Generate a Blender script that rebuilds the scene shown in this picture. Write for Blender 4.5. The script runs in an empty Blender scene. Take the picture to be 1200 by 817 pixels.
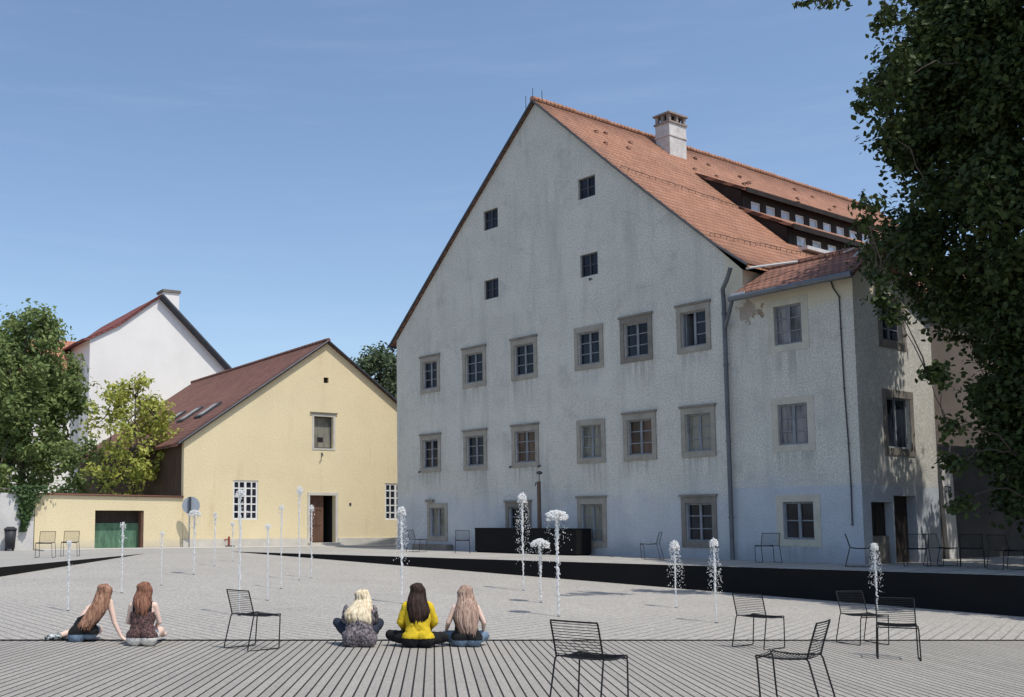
import bpy, math, random
import numpy as np
from mathutils import Vector, Matrix, geometry
from mathutils import noise as mnoise

C = bpy.context.scene.collection
sc = bpy.context.scene
R = math.radians

# ------------------------------------------------------------------ camera, sky, sun, exposure
FPX, PPX, PPY, CAMH = 1232.0, 400.0, 494.0, 1.1
PITCH = math.atan(117.0 / FPX)
cd = bpy.data.cameras.new('camera')
cam = bpy.data.objects.new('camera', cd); C.objects.link(cam)
cam.location = (0, 0, CAMH)
cam.rotation_euler = (math.pi / 2 + PITCH, 0, 0)
cd.sensor_width = 36.0
cd.lens = 36.0 * FPX / 1200.0
cd.shift_x = (600.0 - PPX) / 1200.0
cd.shift_y = (PPY - 408.5) / 1200.0
cd.clip_start = 0.1; cd.clip_end = 3000
sc.camera = cam

SUN_EL, SUN_AZ = R(63), math.atan2(0.665, -0.747)      # azimuth measured from +Y towards +X
sun_dir = Vector((math.sin(SUN_AZ) * math.cos(SUN_EL), math.cos(SUN_AZ) * math.cos(SUN_EL), math.sin(SUN_EL)))
w = bpy.data.worlds.new('World'); sc.world = w; w.use_nodes = True
nt = w.node_tree
bg = nt.nodes['Background']
sky = nt.nodes.new('ShaderNodeTexSky'); sky.sky_type = 'NISHITA'; sky.sun_disc = False
sky.sun_elevation = SUN_EL; sky.sun_rotation = SUN_AZ
sky.air_density = 1.0; sky.dust_density = 1.0; sky.ozone_density = 2.2
# faint high streaks of haze in the sky
gc = nt.nodes.new('ShaderNodeTexCoord'); mpn = nt.nodes.new('ShaderNodeMapping'); mpn.inputs['Scale'].default_value = (3.0, 3.0, 30); mpn.inputs['Rotation'].default_value = (0.10, -0.06, 0.3)
nzw = nt.nodes.new('ShaderNodeTexNoise'); nzw.inputs['Scale'].default_value = 1.6; nzw.inputs['Detail'].default_value = 8; nzw.inputs['Roughness'].default_value = 0.68
nt.links.new(gc.outputs['Generated'], mpn.inputs['Vector']); nt.links.new(mpn.outputs[0], nzw.inputs['Vector'])
mr = nt.nodes.new('ShaderNodeMapRange'); mr.interpolation_type = 'SMOOTHSTEP'; mr.inputs[1].default_value = 0.45; mr.inputs[2].default_value = 0.85; mr.inputs[4].default_value = 0.06
nt.links.new(nzw.outputs['Fac'], mr.inputs[0])
mxw = nt.nodes.new('ShaderNodeMix'); mxw.data_type = 'RGBA'; mxw.inputs[7].default_value = (5.2, 6.0, 6.6, 1)
nt.links.new(mr.outputs[0], mxw.inputs[0]); nt.links.new(sky.outputs[0], mxw.inputs[6])
nt.links.new(mxw.outputs[2], bg.inputs[0]); bg.inputs[1].default_value = 0.11
sl = bpy.data.lights.new('sun', 'SUN'); sl.energy = 2.5; sl.angle = R(0.5); sl.color = (1.0, 0.95, 0.87)
so = bpy.data.objects.new('sun', sl); C.objects.link(so)
so.rotation_euler = sun_dir.to_track_quat('Z', 'Y').to_euler()
sc.view_settings.view_transform = 'Standard'; sc.view_settings.look = 'None'
sc.view_settings.exposure = 0.58; sc.view_settings.gamma = 1.0
sc.view_settings.use_curve_mapping = False

# ------------------------------------------------------------------ helpers: pixels of the photograph to places
CAM = Vector((0, 0, CAMH)); CP, SP = math.cos(PITCH), math.sin(PITCH)
def ray(px, py):
    dx = (px - PPX) / FPX; dy = (PPY - py) / FPX
    return Vector((dx, CP - dy * SP, SP + dy * CP))
def G(px, py, z=0.0):
    d = ray(px, py); return CAM + d * ((z - CAMH) / d.z)
def hit(px, py, o, n):
    d = ray(px, py); return CAM + d * ((o - CAM).dot(n) / d.dot(n))
def hdir(px):
    d = ray(px, 611); d.z = 0; return d.normalized()

# the sunken basin tilts; the deck in front of the slot drain tilts back the other way
def z_basin(x, y): return -1.018 + 0.024 * y - 0.0227 * x
def z_fore(x, y): return -0.3785 - 0.0157 * x - 0.0168 * y
def hinge_y(x): return 14.83 + (x + 5) * (2.17 / 13)
def floor_z(x, y): return z_basin(x, y) if y > hinge_y(x) else z_fore(x, y)
def on_floor(px, py):
    n = Vector((0.0227, -0.024, 1)).normalized(); p = hit(px, py, Vector((0, 0, -1.018)), n)
    if p.y < hinge_y(p.x):
        n = Vector((0.0157, 0.0168, 1)).normalized(); p = hit(px, py, Vector((0, 0, -0.3785)), n)
    return p

# ------------------------------------------------------------------ helpers: meshes and objects
class MB:
    def __init__(s): s.v = []; s.f = []; s.m = []
    def poly(s, pts, mi=0):
        b = len(s.v); s.v += [tuple(p) for p in pts]; s.f.append(tuple(range(b, b + len(pts)))); s.m.append(mi)
    def box(s, x0, x1, y0, y1, z0, z1, f=None, mi=0):
        P = [(x0, y0, z0), (x1, y0, z0), (x1, y1, z0), (x0, y1, z0), (x0, y0, z1), (x1, y0, z1), (x1, y1, z1), (x0, y1, z1)]
        if f: P = [tuple(f(*p)) for p in P]
        b = len(s.v); s.v += P
        for q in ((0, 3, 2, 1), (4, 5, 6, 7), (0, 1, 5, 4), (1, 2, 6, 5), (2, 3, 7, 6), (3, 0, 4, 7)):
            s.f.append(tuple(b + i for i in q)); s.m.append(mi)
    def prism(s, pts, off, mi=0):
        """closed solid: polygon pts swept by vector off"""
        o = Vector(off); a = [Vector(p) for p in pts]; b = [p + o for p in a]; n = len(a)
        s.poly(a[::-1], mi); s.poly(b, mi)
        for i in range(n): s.poly([a[i], a[(i + 1) % n], b[(i + 1) % n], b[i]], mi)
    def tube(s, pts, r, n=6, caps=True, mi=0):
        pts = [Vector(p) for p in pts]
        rr = r if isinstance(r, (list, tuple)) else [r] * len(pts)
        base = len(s.v); prev = None
        for i, p in enumerate(pts):
            t = (pts[min(i + 1, len(pts) - 1)] - pts[max(i - 1, 0)])
            t = t.normalized() if t.length > 1e-9 else Vector((0, 0, 1))
            if prev is None:
                a = t.orthogonal().normalized()
            else:
                a = prev - t * prev.dot(t)
                a = a.normalized() if a.length > 1e-6 else t.orthogonal().normalized()
            prev = a; b = t.cross(a)
            for k in range(n):
                c = 2 * math.pi * k / n
                s.v.append(tuple(p + (a * math.cos(c) + b * math.sin(c)) * rr[i]))
        for i in range(len(pts) - 1):
            for k in range(n):
                k2 = (k + 1) % n
                s.f.append((base + i * n + k, base + i * n + k2, base + (i + 1) * n + k2, base + (i + 1) * n + k)); s.m.append(mi)
        if caps:
            s.f.append(tuple(base + k for k in range(n))[::-1]); s.m.append(mi)
            e = base + (len(pts) - 1) * n
            s.f.append(tuple(e + k for k in range(n))); s.m.append(mi)
    def ball(s, c, r, nu=8, nv=6, mi=0):
        c = Vector(c); rx, ry, rz = r if isinstance(r, (list, tuple)) else (r, r, r)
        b = len(s.v)
        for j in range(1, nv):
            t = math.pi * j / nv
            for i in range(nu):
                a = 2 * math.pi * i / nu
                s.v.append((c.x + rx * math.sin(t) * math.cos(a), c.y + ry * math.sin(t) * math.sin(a), c.z + rz * math.cos(t)))
        top = len(s.v); s.v.append((c.x, c.y, c.z + rz)); bot = len(s.v); s.v.append((c.x, c.y, c.z - rz))
        for j in range(nv - 2):
            for i in range(nu):
                i2 = (i + 1) % nu
                s.f.append((b + j * nu + i, b + (j + 1) * nu + i, b + (j + 1) * nu + i2, b + j * nu + i2)); s.m.append(mi)
        for i in range(nu):
            i2 = (i + 1) % nu
            s.f.append((top, b + i, b + i2)); s.m.append(mi)
            e = b + (nv - 2) * nu
            s.f.append((bot, e + i2, e + i)); s.m.append(mi)
    def build(s, name, mats, parent=None, smooth=False):
        me = bpy.data.meshes.new(name); me.from_pydata(s.v, [], s.f); me.update()
        if not isinstance(mats, (list, tuple)): mats = [mats]
        for m in mats: me.materials.append(m)
        if len(mats) > 1: me.polygons.foreach_set('material_index', s.m)
        if smooth: me.polygons.foreach_set('use_smooth', [True] * len(me.polygons))
        o = bpy.data.objects.new(name, me); C.objects.link(o)
        if parent: o.parent = parent
        return o
def np_obj(name, V, Fq, m, parent=None, smooth=False):
    """fast mesh: V (n,3), Fq (k,4) or (k,3) index arrays"""
    V = np.asarray(V, dtype=np.float32); Fq = np.asarray(Fq, dtype=np.int32)
    me = bpy.data.meshes.new(name); k = Fq.shape[1]
    me.vertices.add(len(V)); me.vertices.foreach_set('co', V.ravel())
    me.loops.add(Fq.size); me.loops.foreach_set('vertex_index', Fq.ravel())
    me.polygons.add(len(Fq)); me.polygons.foreach_set('loop_start', np.arange(0, Fq.size, k, dtype=np.int32))
    me.update(calc_edges=True); me.materials.append(m)
    if smooth: me.polygons.foreach_set('use_smooth', [True] * len(Fq))
    o = bpy.data.objects.new(name, me); C.objects.link(o)
    if parent: o.parent = parent
    return o
def tag(o, label=None, cat=None, group=None, kind=None):
    if label: o['label'] = label
    if cat: o['category'] = cat
    if group: o['group'] = group
    if kind: o['kind'] = kind
    return o
def thing(name, label, cat, loc=(0, 0, 0), rz=0.0, group=None):
    o = bpy.data.objects.new(name, None); C.objects.link(o); o.empty_display_size = 0.3
    o.location = loc; o.rotation_euler = (0, 0, rz)
    return tag(o, label, cat, group)
def copy_thing(t, loc, rz, label):
    r = t.copy(); C.objects.link(r); r.location = loc; r.rotation_euler = (0, 0, rz); r['label'] = label
    for ch in list(t.children):
        c = ch.copy(); C.objects.link(c); c.parent = r
        for g in list(ch.children):
            d = g.copy(); C.objects.link(d); d.parent = c
    return r

# ------------------------------------------------------------------ materials
class NB:
    def __init__(s, name):
        s.mat = bpy.data.materials.new(name); s.mat.use_nodes = True
        s.t = s.mat.node_tree; s.b = s.t.nodes['Principled BSDF']; s.tc = s.t.nodes.new('ShaderNodeTexCoord')
    def n(s, typ, **kw):
        x = s.t.nodes.new(typ)
        for k, v in kw.items():
            if k == 'i':
                for a, b in v.items(): s.put(x.inputs[a], b)
            else: setattr(x, k, v)
        return x
    def put(s, sock, v):
        if hasattr(v, 'is_linked') or hasattr(v, 'links'): s.t.links.new(v, sock)
        else:
            if sock.type == 'RGBA' and len(v) == 3: v = (*v, 1)
            sock.default_value = v
    def math(s, op, a, b=0.0, clamp=False):
        x = s.n('ShaderNodeMath', operation=op, use_clamp=clamp); s.put(x.inputs[0], a); s.put(x.inputs[1], b); return x.outputs[0]
    def mix(s, fac, a, b, bt='MIX'):
        x = s.n('ShaderNodeMix', data_type='RGBA', blend_type=bt); s.put(x.inputs[0], fac); s.put(x.inputs[6], a); s.put(x.inputs[7], b); return x.outputs[2]
    def noise(s, scale, detail=3, rough=0.6, vec=None, dim='3D'):
        x = s.n('ShaderNodeTexNoise', i={'Scale': scale, 'Detail': detail, 'Roughness': rough})
        s.put(x.inputs['Vector'], vec if vec is not None else s.tc.outputs['Object']); return x.outputs['Fac']
    def map(s, scale=(1, 1, 1), rot=(0, 0, 0), loc=(0, 0, 0), vec=None):
        x = s.n('ShaderNodeMapping'); s.put(x.inputs['Vector'], vec if vec is not None else s.tc.outputs['Object'])
        x.inputs['Scale'].default_value = scale; x.inputs['Rotation'].default_value = rot; x.inputs['Location'].default_value = loc
        return x.outputs[0]
    def xyz(s, vec=None):
        x = s.n('ShaderNodeSeparateXYZ'); s.put(x.inputs[0], vec if vec is not None else s.tc.outputs['Object']); return x.outputs
    def step(s, v, a, b):
        x = s.n('ShaderNodeMapRange', interpolation_type='SMOOTHSTEP'); s.put(x.inputs[0], v); s.put(x.inputs[1], a); s.put(x.inputs[2], b); return x.outputs[0]
    def vary(s, col, scale=2.0, amt=0.15, fine=0.1, fscale=50):
        """col multiplied by broad and fine mottling"""
        n1 = s.noise(scale, 4); n2 = s.noise(fscale, 2, 0.7)
        v = s.math('ADD', s.math('MULTIPLY', s.math('SUBTRACT', n1, 0.5), amt * 4), s.math('MULTIPLY', s.math('SUBTRACT', n2, 0.5), fine * 4))
        v = s.math('ADD', v, 1.0)
        cc = s.n('ShaderNodeCombineXYZ', i={0: v, 1: v, 2: v}).outputs[0]
        return s.mix(1.0, col, cc, 'MULTIPLY')
    def bump(s, h, strength=0.3, dist=0.02):
        x = s.n('ShaderNodeBump', i={'Strength': strength, 'Distance': dist}); s.put(x.inputs['Height'], h)
        s.t.links.new(x.outputs[0], s.b.inputs['Normal'])
    def done(s, col, rough=0.85, metal=0.0, spec=0.3):
        s.put(s.b.inputs['Base Color'], col); s.put(s.b.inputs['Roughness'], rough); s.b.inputs['Metallic'].default_value = metal
        s.b.inputs['Specular IOR Level'].default_value = spec
        return s.mat
def simple(name, col, rough=0.8, amt=0.12, scale=3, fine=0.08, fscale=40, metal=0.0, bump=0.0, spec=0.3):
    b = NB(name); c = b.vary(col, scale, amt, fine, fscale)
    if bump: b.bump(b.noise(fscale * 0.7, 3), bump, 0.02)
    return b.done(c, rough, metal, spec)

def plaster_main(win_rects):
    b = NB('grey_plaster')
    x, y, z = b.xyz()
    base = b.vary((0.545, 0.53, 0.475), 0.55, 0.09, 0.38, 22)
    base = b.mix(b.math('MULTIPLY', b.step(b.noise(2.3, 6, 0.75), 0.5, 0.72), 0.35), base, (0.35, 0.345, 0.325))
    # rain streaks and grime with a shape of their own
    st = b.noise(1.0, 5, 0.65, b.map((1.6, 1.6, 0.22)))
    base = b.mix(b.math('MULTIPLY', b.step(st, 0.47, 0.70), 0.5), base, (0.36, 0.355, 0.335))
    hz = b.noise(1.0, 6, 0.7, b.map((0.35, 0.35, 3.0)))
    base = b.mix(b.math('MULTIPLY', b.step(hz, 0.60, 0.70), 0.22), base, (0.30, 0.30, 0.31))
    dirt = b.noise(0.9, 6, 0.7)
    base = b.mix(b.math('MULTIPLY', b.step(dirt, 0.52, 0.70), 0.5), base, (0.33, 0.32, 0.31))
    # blue-grey lime wash of the ground floor, wavy edge; strongest on the annex
    edge = b.math('ADD', z, b.math('MULTIPLY', b.math('SUBTRACT', b.noise(0.8, 4), 0.5), 1.6))
    low = b.math('SUBTRACT', 1.0, b.step(edge, 1.4, 2.6))
    annex = b.step(x, 15.45, 15.6)
    lowa = b.math('MULTIPLY', b.math('SUBTRACT', 1.0, b.step(z, 2.02, 2.06)), annex)
    f = b.math('MAXIMUM', b.math('MULTIPLY', low, 0.55), b.math('MULTIPLY', lowa, 0.75))
    base = b.mix(f, base, b.vary((0.41, 0.45, 0.52), 1.2, 0.12, 0.25, 24))
    # cream wash left under the annex eave
    crm = b.math('MULTIPLY', annex, b.step(b.math('ADD', z, b.math('MULTIPLY', b.noise(1.5, 3), 0.5)), 7.05, 7.25))
    base = b.mix(b.math('MULTIPLY', crm, 0.7), base, (0.56, 0.50, 0.36))
    # plaster fallen off beside the downpipe
    dx = b.math('ADD', b.math('SUBTRACT', x, 16.25), b.math('MULTIPLY', y, 3.0)); dz = b.math('MULTIPLY', b.math('SUBTRACT', z, 7.05), 1.1)
    d = b.math('SQRT', b.math('ADD', b.math('MULTIPLY', dx, dx), b.math('MULTIPLY', dz, dz)))
    d = b.math('ADD', d, b.math('MULTIPLY', b.math('SUBTRACT', b.noise(2.6, 5, 0.7), 0.5), 1.5))
    base = b.mix(b.math('SUBTRACT', 1.0, b.step(d, 0.30, 0.37)), base, b.vary((0.25, 0.19, 0.14), 5, 0.25, 0.1, 40))
    # dirt washed down from the window sills
    run = b.step(b.noise(1.0, 4, 0.7, b.map((7, 7, 0.25))), 0.42, 0.62); tot = None
    for k, (u0, w0, u1, w1) in enumerate(win_rects):
        mx = b.math('MULTIPLY', b.step(x, u0 - 0.25, u0 - 0.05), b.math('SUBTRACT', 1.0, b.step(x, u1 + 0.05, u1 + 0.25)))
        ln = 0.7 + 0.9 * ((k * 7) % 5) / 5
        mz = b.math('MULTIPLY', b.step(z, w0 - 0.15 - ln, w0 - 0.2), b.math('LESS_THAN', z, w0))
        m_ = b.math('MULTIPLY', mx, mz); tot = m_ if tot is None else b.math('MAXIMUM', tot, m_)
    base = b.mix(b.math('MULTIPLY', b.math('MULTIPLY', tot, run), 0.55), base, (0.25, 0.245, 0.23))
    # squarish later repairs in a paler mortar
    vr = b.n('ShaderNodeTexVoronoi', distance='CHEBYCHEV', i={'Scale': 0.33}); b.put(vr.inputs['Vector'], b.map((1, 1, 1.3)))
    pr = b.math('MULTIPLY', b.math('LESS_THAN', b.math('ADD', vr.outputs['Distance'], b.math('MULTIPLY', b.noise(3, 4), 0.25)), 0.36), b.step(b.noise(0.3, 2), 0.5, 0.55))
    base = b.mix(b.math('MULTIPLY', pr, 0.3), base, (0.60, 0.59, 0.55))
    # foot damp
    foot = b.math('SUBTRACT', 1.0, b.step(b.math('ADD', z, b.math('MULTIPLY', b.noise(1.7, 4), 0.9)), 0.45, 1.1))
    base = b.mix(b.math('MULTIPLY', foot, 0.55), base, (0.24, 0.26, 0.30))
    # hairline cracks
    v = b.n('ShaderNodeTexVoronoi', feature='DISTANCE_TO_EDGE', i={'Scale': 0.55})
    wv = b.n('ShaderNodeMix', data_type='VECTOR', i={0: 0.35}); b.put(wv.inputs[4], b.tc.outputs['Object'])
    nz = b.n('ShaderNodeTexNoise', i={'Scale': 1.4, 'Detail': 5}); b.put(nz.inputs['Vector'], b.tc.outputs['Object'])
    b.put(wv.inputs[5], nz.outputs['Color']); b.put(v.inputs['Vector'], wv.outputs[1])
    cr = b.math('MULTIPLY', b.math('SUBTRACT', 1.0, b.step(v.outputs['Distance'], 0.0, 0.012)), b.step(b.noise(0.35, 3), 0.48, 0.6))
    base = b.mix(b.math('MULTIPLY', cr, 0.22), base, (0.22, 0.21, 0.2))
    b.bump(b.math('ADD', b.noise(7, 5, 0.7), b.math('MULTIPLY', b.noise(40, 2), 0.5)), 0.35, 0.03)
    return b.done(base, 0.92)
def plaster_yellow():
    b = NB('yellow_plaster'); x, y, z = b.xyz()
    base = b.vary((0.73, 0.62, 0.395), 0.5, 0.06, 0.17, 20)
    pale = b.noise(0.45, 5, 0.65); base = b.mix(b.math('MULTIPLY', b.step(pale, 0.5, 0.75), 0.35), base, (0.76, 0.66, 0.44))
    st = b.noise(1.0, 5, 0.6, b.map((1.3, 1.3, 0.2))); base = b.mix(b.math('MULTIPLY', b.step(st, 0.57, 0.75), 0.28), base, (0.48, 0.37, 0.2))
    foot = b.math('SUBTRACT', 1.0, b.step(b.math('ADD', z, b.math('MULTIPLY', b.noise(1.5, 4), 0.5)), 0.35, 0.75))
    base = b.mix(b.math('MULTIPLY', foot, 0.55), base, (0.50, 0.47, 0.40))
    b.bump(b.math('ADD', b.noise(6, 4, 0.7), b.math('MULTIPLY', b.noise(45, 2), 0.4)), 0.3, 0.03)
    return b.done(base, 0.92)
def tiles(name, col, col2, ax='y', w=0.2, h=0.27, zs=1.35, ratio=0.25, dirt=(0.12, 0.09, 0.07)):
    """beaver-tail tiles: brick pattern on (distance along the roof, distance down the slope)"""
    b = NB(name); o = b.xyz()
    along = o[1] if ax == 'y' else o[0]
    v = b.n('ShaderNodeCombineXYZ', i={0: along, 1: b.math('MULTIPLY', o[2], zs), 2: 0.0}).outputs[0]
    br = b.n('ShaderNodeTexBrick', offset=0.5, i={'Color1': (*col, 1), 'Color2': (*col2, 1), 'Mortar': (col[0] * .3, col[1] * .3, col[2] * .3, 1), 'Scale': 1.0,
             'Mortar Size': 0.018, 'Mortar Smooth': 0.2, 'Bias': 0.0, 'Brick Width': w, 'Row Height': h})
    b.put(br.inputs['Vector'], v)
    c = b.vary(br.outputs['Color'], 0.7, 0.14, 0.12, 14)
    c = b.mix(b.math('MULTIPLY', b.step(b.noise(0.8, 6, 0.7), 0.55, 0.75), 0.45), c, dirt)
    saw = b.math('FRACT', b.math('DIVIDE', b.math('MULTIPLY', o[2], zs), h))
    b.bump(b.math('ADD', b.math('MULTIPLY', saw, -1.0), b.math('MULTIPLY', br.outputs['Fac'], -0.6)), 0.8, 0.03)
    return b.done(c, 0.88)
def wood(name, col, rough=0.8, sc_=(14, 14, 1.0), amt=0.3):
    b = NB(name); n = b.noise(1.0, 5, 0.65, b.map(sc_))
    c = b.mix(b.math('MULTIPLY', b.step(n, 0.35, 0.7), 0.8), tuple(k * (1 - amt) for k in col), tuple(k * (1 + amt) for k in col))
    b.bump(n, 0.3, 0.01); return b.done(c, rough)
def glass_pane(name, col, rough=0.08, curtain=None):
    b = NB(name); n = b.noise(1.1, 2, 0.5)
    c = b.mix(b.step(n, 0.4, 0.62), col, tuple(k * 2.2 for k in col))
    if curtain:
        c = b.mix(b.step(b.noise(1.0, 3, 0.6, b.map((5, 5, 0.6))), 0.35, 0.6), c, curtain)
    b.bump(b.noise(2.5, 2), 0.08, 0.02)
    return b.done(c, rough, 0.0, 0.22)

def boards(b, ang, spacing, groove, vary=True):
    """parallel boards: groove mask and a per-board random value"""
    x, y, z = b.xyz()
    t = b.math('ADD', b.math('MULTIPLY', x, math.cos(ang)), b.math('MULTIPLY', y, math.sin(ang)))
    t = b.math('DIVIDE', t, spacing); fr = b.math('FRACT', t); ix = b.math('FLOOR', t)
    g = b.math('MINIMUM', fr, b.math('SUBTRACT', 1.0, fr))
    g = b.math('SUBTRACT', 1.0, b.step(g, groove * 0.6, groove))
    wn = b.n('ShaderNodeTexWhiteNoise', noise_dimensions='1D'); b.put(wn.inputs['W'], ix)
    return g, wn.outputs['Value']
GRND = (0.315, 0.295, 0.26)
def ground_fore():
    b = NB('fore_deck'); ang = math.atan2(-0.087, 1.0)
    g, rv = boards(b, ang, 0.110, 0.10)
    c = b.vary(GRND, 0.6, 0.07, 0.28, 30)
    s = b.math('ADD', b.math('MULTIPLY', rv, 0.14), 0.93); cc = b.n('ShaderNodeCombineXYZ', i={0: s, 1: s, 2: s}).outputs[0]
    c = b.mix(1.0, c, cc, 'MULTIPLY')
    spk = b.step(b.noise(45, 2, 0.8), 0.55, 0.68); c = b.mix(b.math('MULTIPLY', spk, 0.6), c, (0.14, 0.13, 0.12))
    stain = b.noise(0.9, 6, 0.7); c = b.mix(b.math('MULTIPLY', b.step(stain, 0.56, 0.72), 0.25), c, (0.20, 0.19, 0.18))
    c = b.mix(g, c, (0.012, 0.012, 0.012)); b.bump(b.math('MULTIPLY', g, -1.0), 0.6, 0.02)
    return b.done(c, 0.9)
def ground_basin():
    """stone basin floor laid in a rounded chevron, pale speckled"""
    b = NB('basin_stone'); x, y, z = b.xyz()
    dx = b.math('SUBTRACT', x, 1.1); dy = b.math('SUBTRACT', y, 22.6)
    q = b.math('ADD', b.math('MULTIPLY', b.math('MULTIPLY', dx, dx), 1.8), 5.0)
    r = b.math('SUBTRACT', dy, b.math('SQRT', q))
    fr = b.math('FRACT', b.math('DIVIDE', r, 0.30))
    g = b.math('MINIMUM', fr, b.math('SUBTRACT', 1.0, fr)); g = b.math('SUBTRACT', 1.0, b.step(g, 0.05, 0.11))
    g = b.math('MULTIPLY', g, b.math('SUBTRACT', 1.0, b.step(b.math('ADD', y, b.math('MULTIPLY', b.noise(0.4, 3), 2.0)), 18.2, 22.5)))
    c = b.vary((0.37, 0.348, 0.31), 0.5, 0.06, 0.42, 22); n9 = b.noise(9, 3, 0.7)
    c = b.mix(b.math('MULTIPLY', b.step(n9, 0.5, 0.66), 0.35), c, (0.19, 0.185, 0.175))
    spk = b.step(b.noise(38, 2, 0.8), 0.56, 0.70); c = b.mix(b.math('MULTIPLY', spk, 0.45), c, (0.15, 0.14, 0.13))
    spl = b.step(b.noise(31, 2, 0.8), 0.60, 0.72); c = b.mix(b.math('MULTIPLY', spl, 0.35), c, (0.55, 0.54, 0.53))
    wet = b.noise(0.35, 6, 0.7); c = b.mix(b.math('MULTIPLY', b.step(wet, 0.5, 0.7), 0.2), c, (0.21, 0.20, 0.19))
    c = b.mix(b.math('MULTIPLY', g, 0.6), c, (0.06, 0.058, 0.055))
    b.bump(b.noise(30, 3), 0.4, 0.01)
    return b.done(c, 0.9)
def ground_square():
    b = NB('square_paving')
    c = b.vary((0.35, 0.335, 0.305), 0.35, 0.08, 0.25, 18)
    g, rv = boards(b, math.pi / 2 * 1.02, 0.42, 0.05); c = b.mix(b.math('MULTIPLY', g, 0.5), c, (0.09, 0.085, 0.08))
    b.bump(b.noise(24, 3), 0.35, 0.01)
    return b.done(c, 0.92)
def ground_deck(ang):
    b = NB('timber_deck'); g, rv = boards(b, ang, 0.20, 0.10)
    c = b.vary((0.40, 0.38, 0.345), 0.7, 0.08, 0.14, 30)
    s = b.math('ADD', b.math('MULTIPLY', rv, 0.25), 0.87); cc = b.n('ShaderNodeCombineXYZ', i={0: s, 1: s, 2: s}).outputs[0]
    c = b.mix(1.0, c, cc, 'MULTIPLY'); c = b.mix(b.math('MULTIPLY', g, 0.85), c, (0.05, 0.045, 0.04))
    return b.done(c, 0.9)
def leaf_mat(name, c1, c2, trans=0.25):
    b = NB(name)
    inf = b.n('ShaderNodeNewGeometry'); wn = inf.outputs['Random Per Island']
    c = b.mix(wn, c1, c2); c = b.mix(b.math('MULTIPLY', b.step(b.noise(0.7, 3), 0.42, 0.62), 0.4), c, c2)
    b.done(c, 0.6, 0, 0.2)
    tr = b.n('ShaderNodeBsdfTranslucent'); b.put(tr.inputs[0], c)
    mx = b.n('ShaderNodeMixShader', i={0: trans}); out = b.t.nodes['Material Output']
    b.t.links.new(b.b.outputs[0], mx.inputs[1]); b.t.links.new(tr.outputs[0], mx.inputs[2]); b.t.links.new(mx.outputs[0], out.inputs[0])
    return b.mat

M = {}
M['yellow'] = plaster_yellow()
M['white_wall'] = simple('white_render', (0.84, 0.82, 0.78), 0.9, 0.06, 0.6, 0.04, 40, bump=0.2)
M['old_white'] = simple('stained_white_render', (0.60, 0.585, 0.56), 0.9, 0.2, 0.9, 0.1, 30, bump=0.3)
M['shade_wall'] = simple('shade_dark_render', (0.085, 0.08, 0.078), 0.92, 0.35, 0.8, 0.15, 20, bump=0.4)  # deep tree shade put into the wall's dark base colour
M['stone'] = simple('window_stone', (0.30, 0.275, 0.235), 0.9, 0.22, 2.2, 0.16, 34, bump=0.5)
M['stone_dark'] = simple('weathered_stone', (0.20, 0.18, 0.155), 0.9, 0.3, 2.0, 0.2, 34, bump=0.5)
M['cream'] = simple('cream_surround', (0.47, 0.445, 0.375), 0.9, 0.14, 2.2, 0.12, 34, bump=0.4)
M['stone_pale'] = simple('pale_stone', (0.55, 0.52, 0.46), 0.9, 0.12, 2, 0.1, 34, bump=0.3)
M['frame'] = wood('grey_window_paint', (0.23, 0.245, 0.27), 0.7, (20, 20, 3), 0.3)
M['frame_dark'] = wood('dark_window_paint', (0.075, 0.078, 0.09), 0.7, (20, 20, 3), 0.25)
M['frame_white'] = simple('white_window_paint', (0.72, 0.71, 0.68), 0.6, 0.06, 2, 0.03)
M['glass'] = glass_pane('dark_window_glass', (0.010, 0.012, 0.018))
M['glass_curtain'] = glass_pane('curtained_window_glass', (0.05, 0.05, 0.055), 0.25, (0.24, 0.23, 0.23))
M['glass_brown'] = glass_pane('brown_window_glass', (0.03, 0.018, 0.012), 0.15, (0.12, 0.07, 0.05))
M['glass_board'] = glass_pane('dusty_window_glass', (0.09, 0.085, 0.07), 0.5, (0.24, 0.23, 0.19))
M['glass_sky'] = glass_pane('bright_window_glass', (0.34, 0.40, 0.47), 0.12, (0.48, 0.52, 0.57))
M['glass_shut'] = glass_pane('blind_window_glass', (0.35, 0.36, 0.38), 0.4, (0.6, 0.6, 0.62))
M['brick_cap'] = simple('grey_sooty_brick', (0.30, 0.25, 0.22), 0.9, 0.3, 4, 0.2, 26, bump=0.5)
M['dark_room'] = simple('dark_interior', (0.02, 0.018, 0.017), 0.95)
M['roof'] = tiles('orange_roof_tiles', (0.40, 0.20, 0.125), (0.32, 0.15, 0.088), 'y')
M['roof_annex'] = tiles('weathered_roof_tiles', (0.29, 0.14, 0.095), (0.20, 0.10, 0.075), 'x', 0.2, 0.24, 1.9)
M['roof_dark'] = tiles('brown_roof_tiles', (0.20, 0.095, 0.07), (0.15, 0.07, 0.055), 'y', 0.22, 0.28, 1.6)
M['roof_red'] = tiles('red_roof_tiles', (0.50, 0.23, 0.14), (0.42, 0.18, 0.11), 'x', 0.22, 0.28, 1.6)
M['roof_maroon'] = tiles('maroon_roof_tiles', (0.24, 0.075, 0.065), (0.18, 0.06, 0.05), 'y', 0.22, 0.28, 1.6)
M['dormer_wood'] = wood('black_brown_boards', (0.028, 0.020, 0.017), 0.85, (1, 7, 1), 0.4)
M['metal_dark'] = simple('dark_zinc', (0.07, 0.075, 0.085), 0.55, 0.2, 3, 0.1, 40, 0.5)
M['zinc'] = simple('grey_zinc', (0.15, 0.16, 0.175), 0.5, 0.2, 3, 0.1, 40, 0.5)
M['flash'] = simple('white_flashing', (0.62, 0.61, 0.60), 0.6, 0.1)
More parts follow.
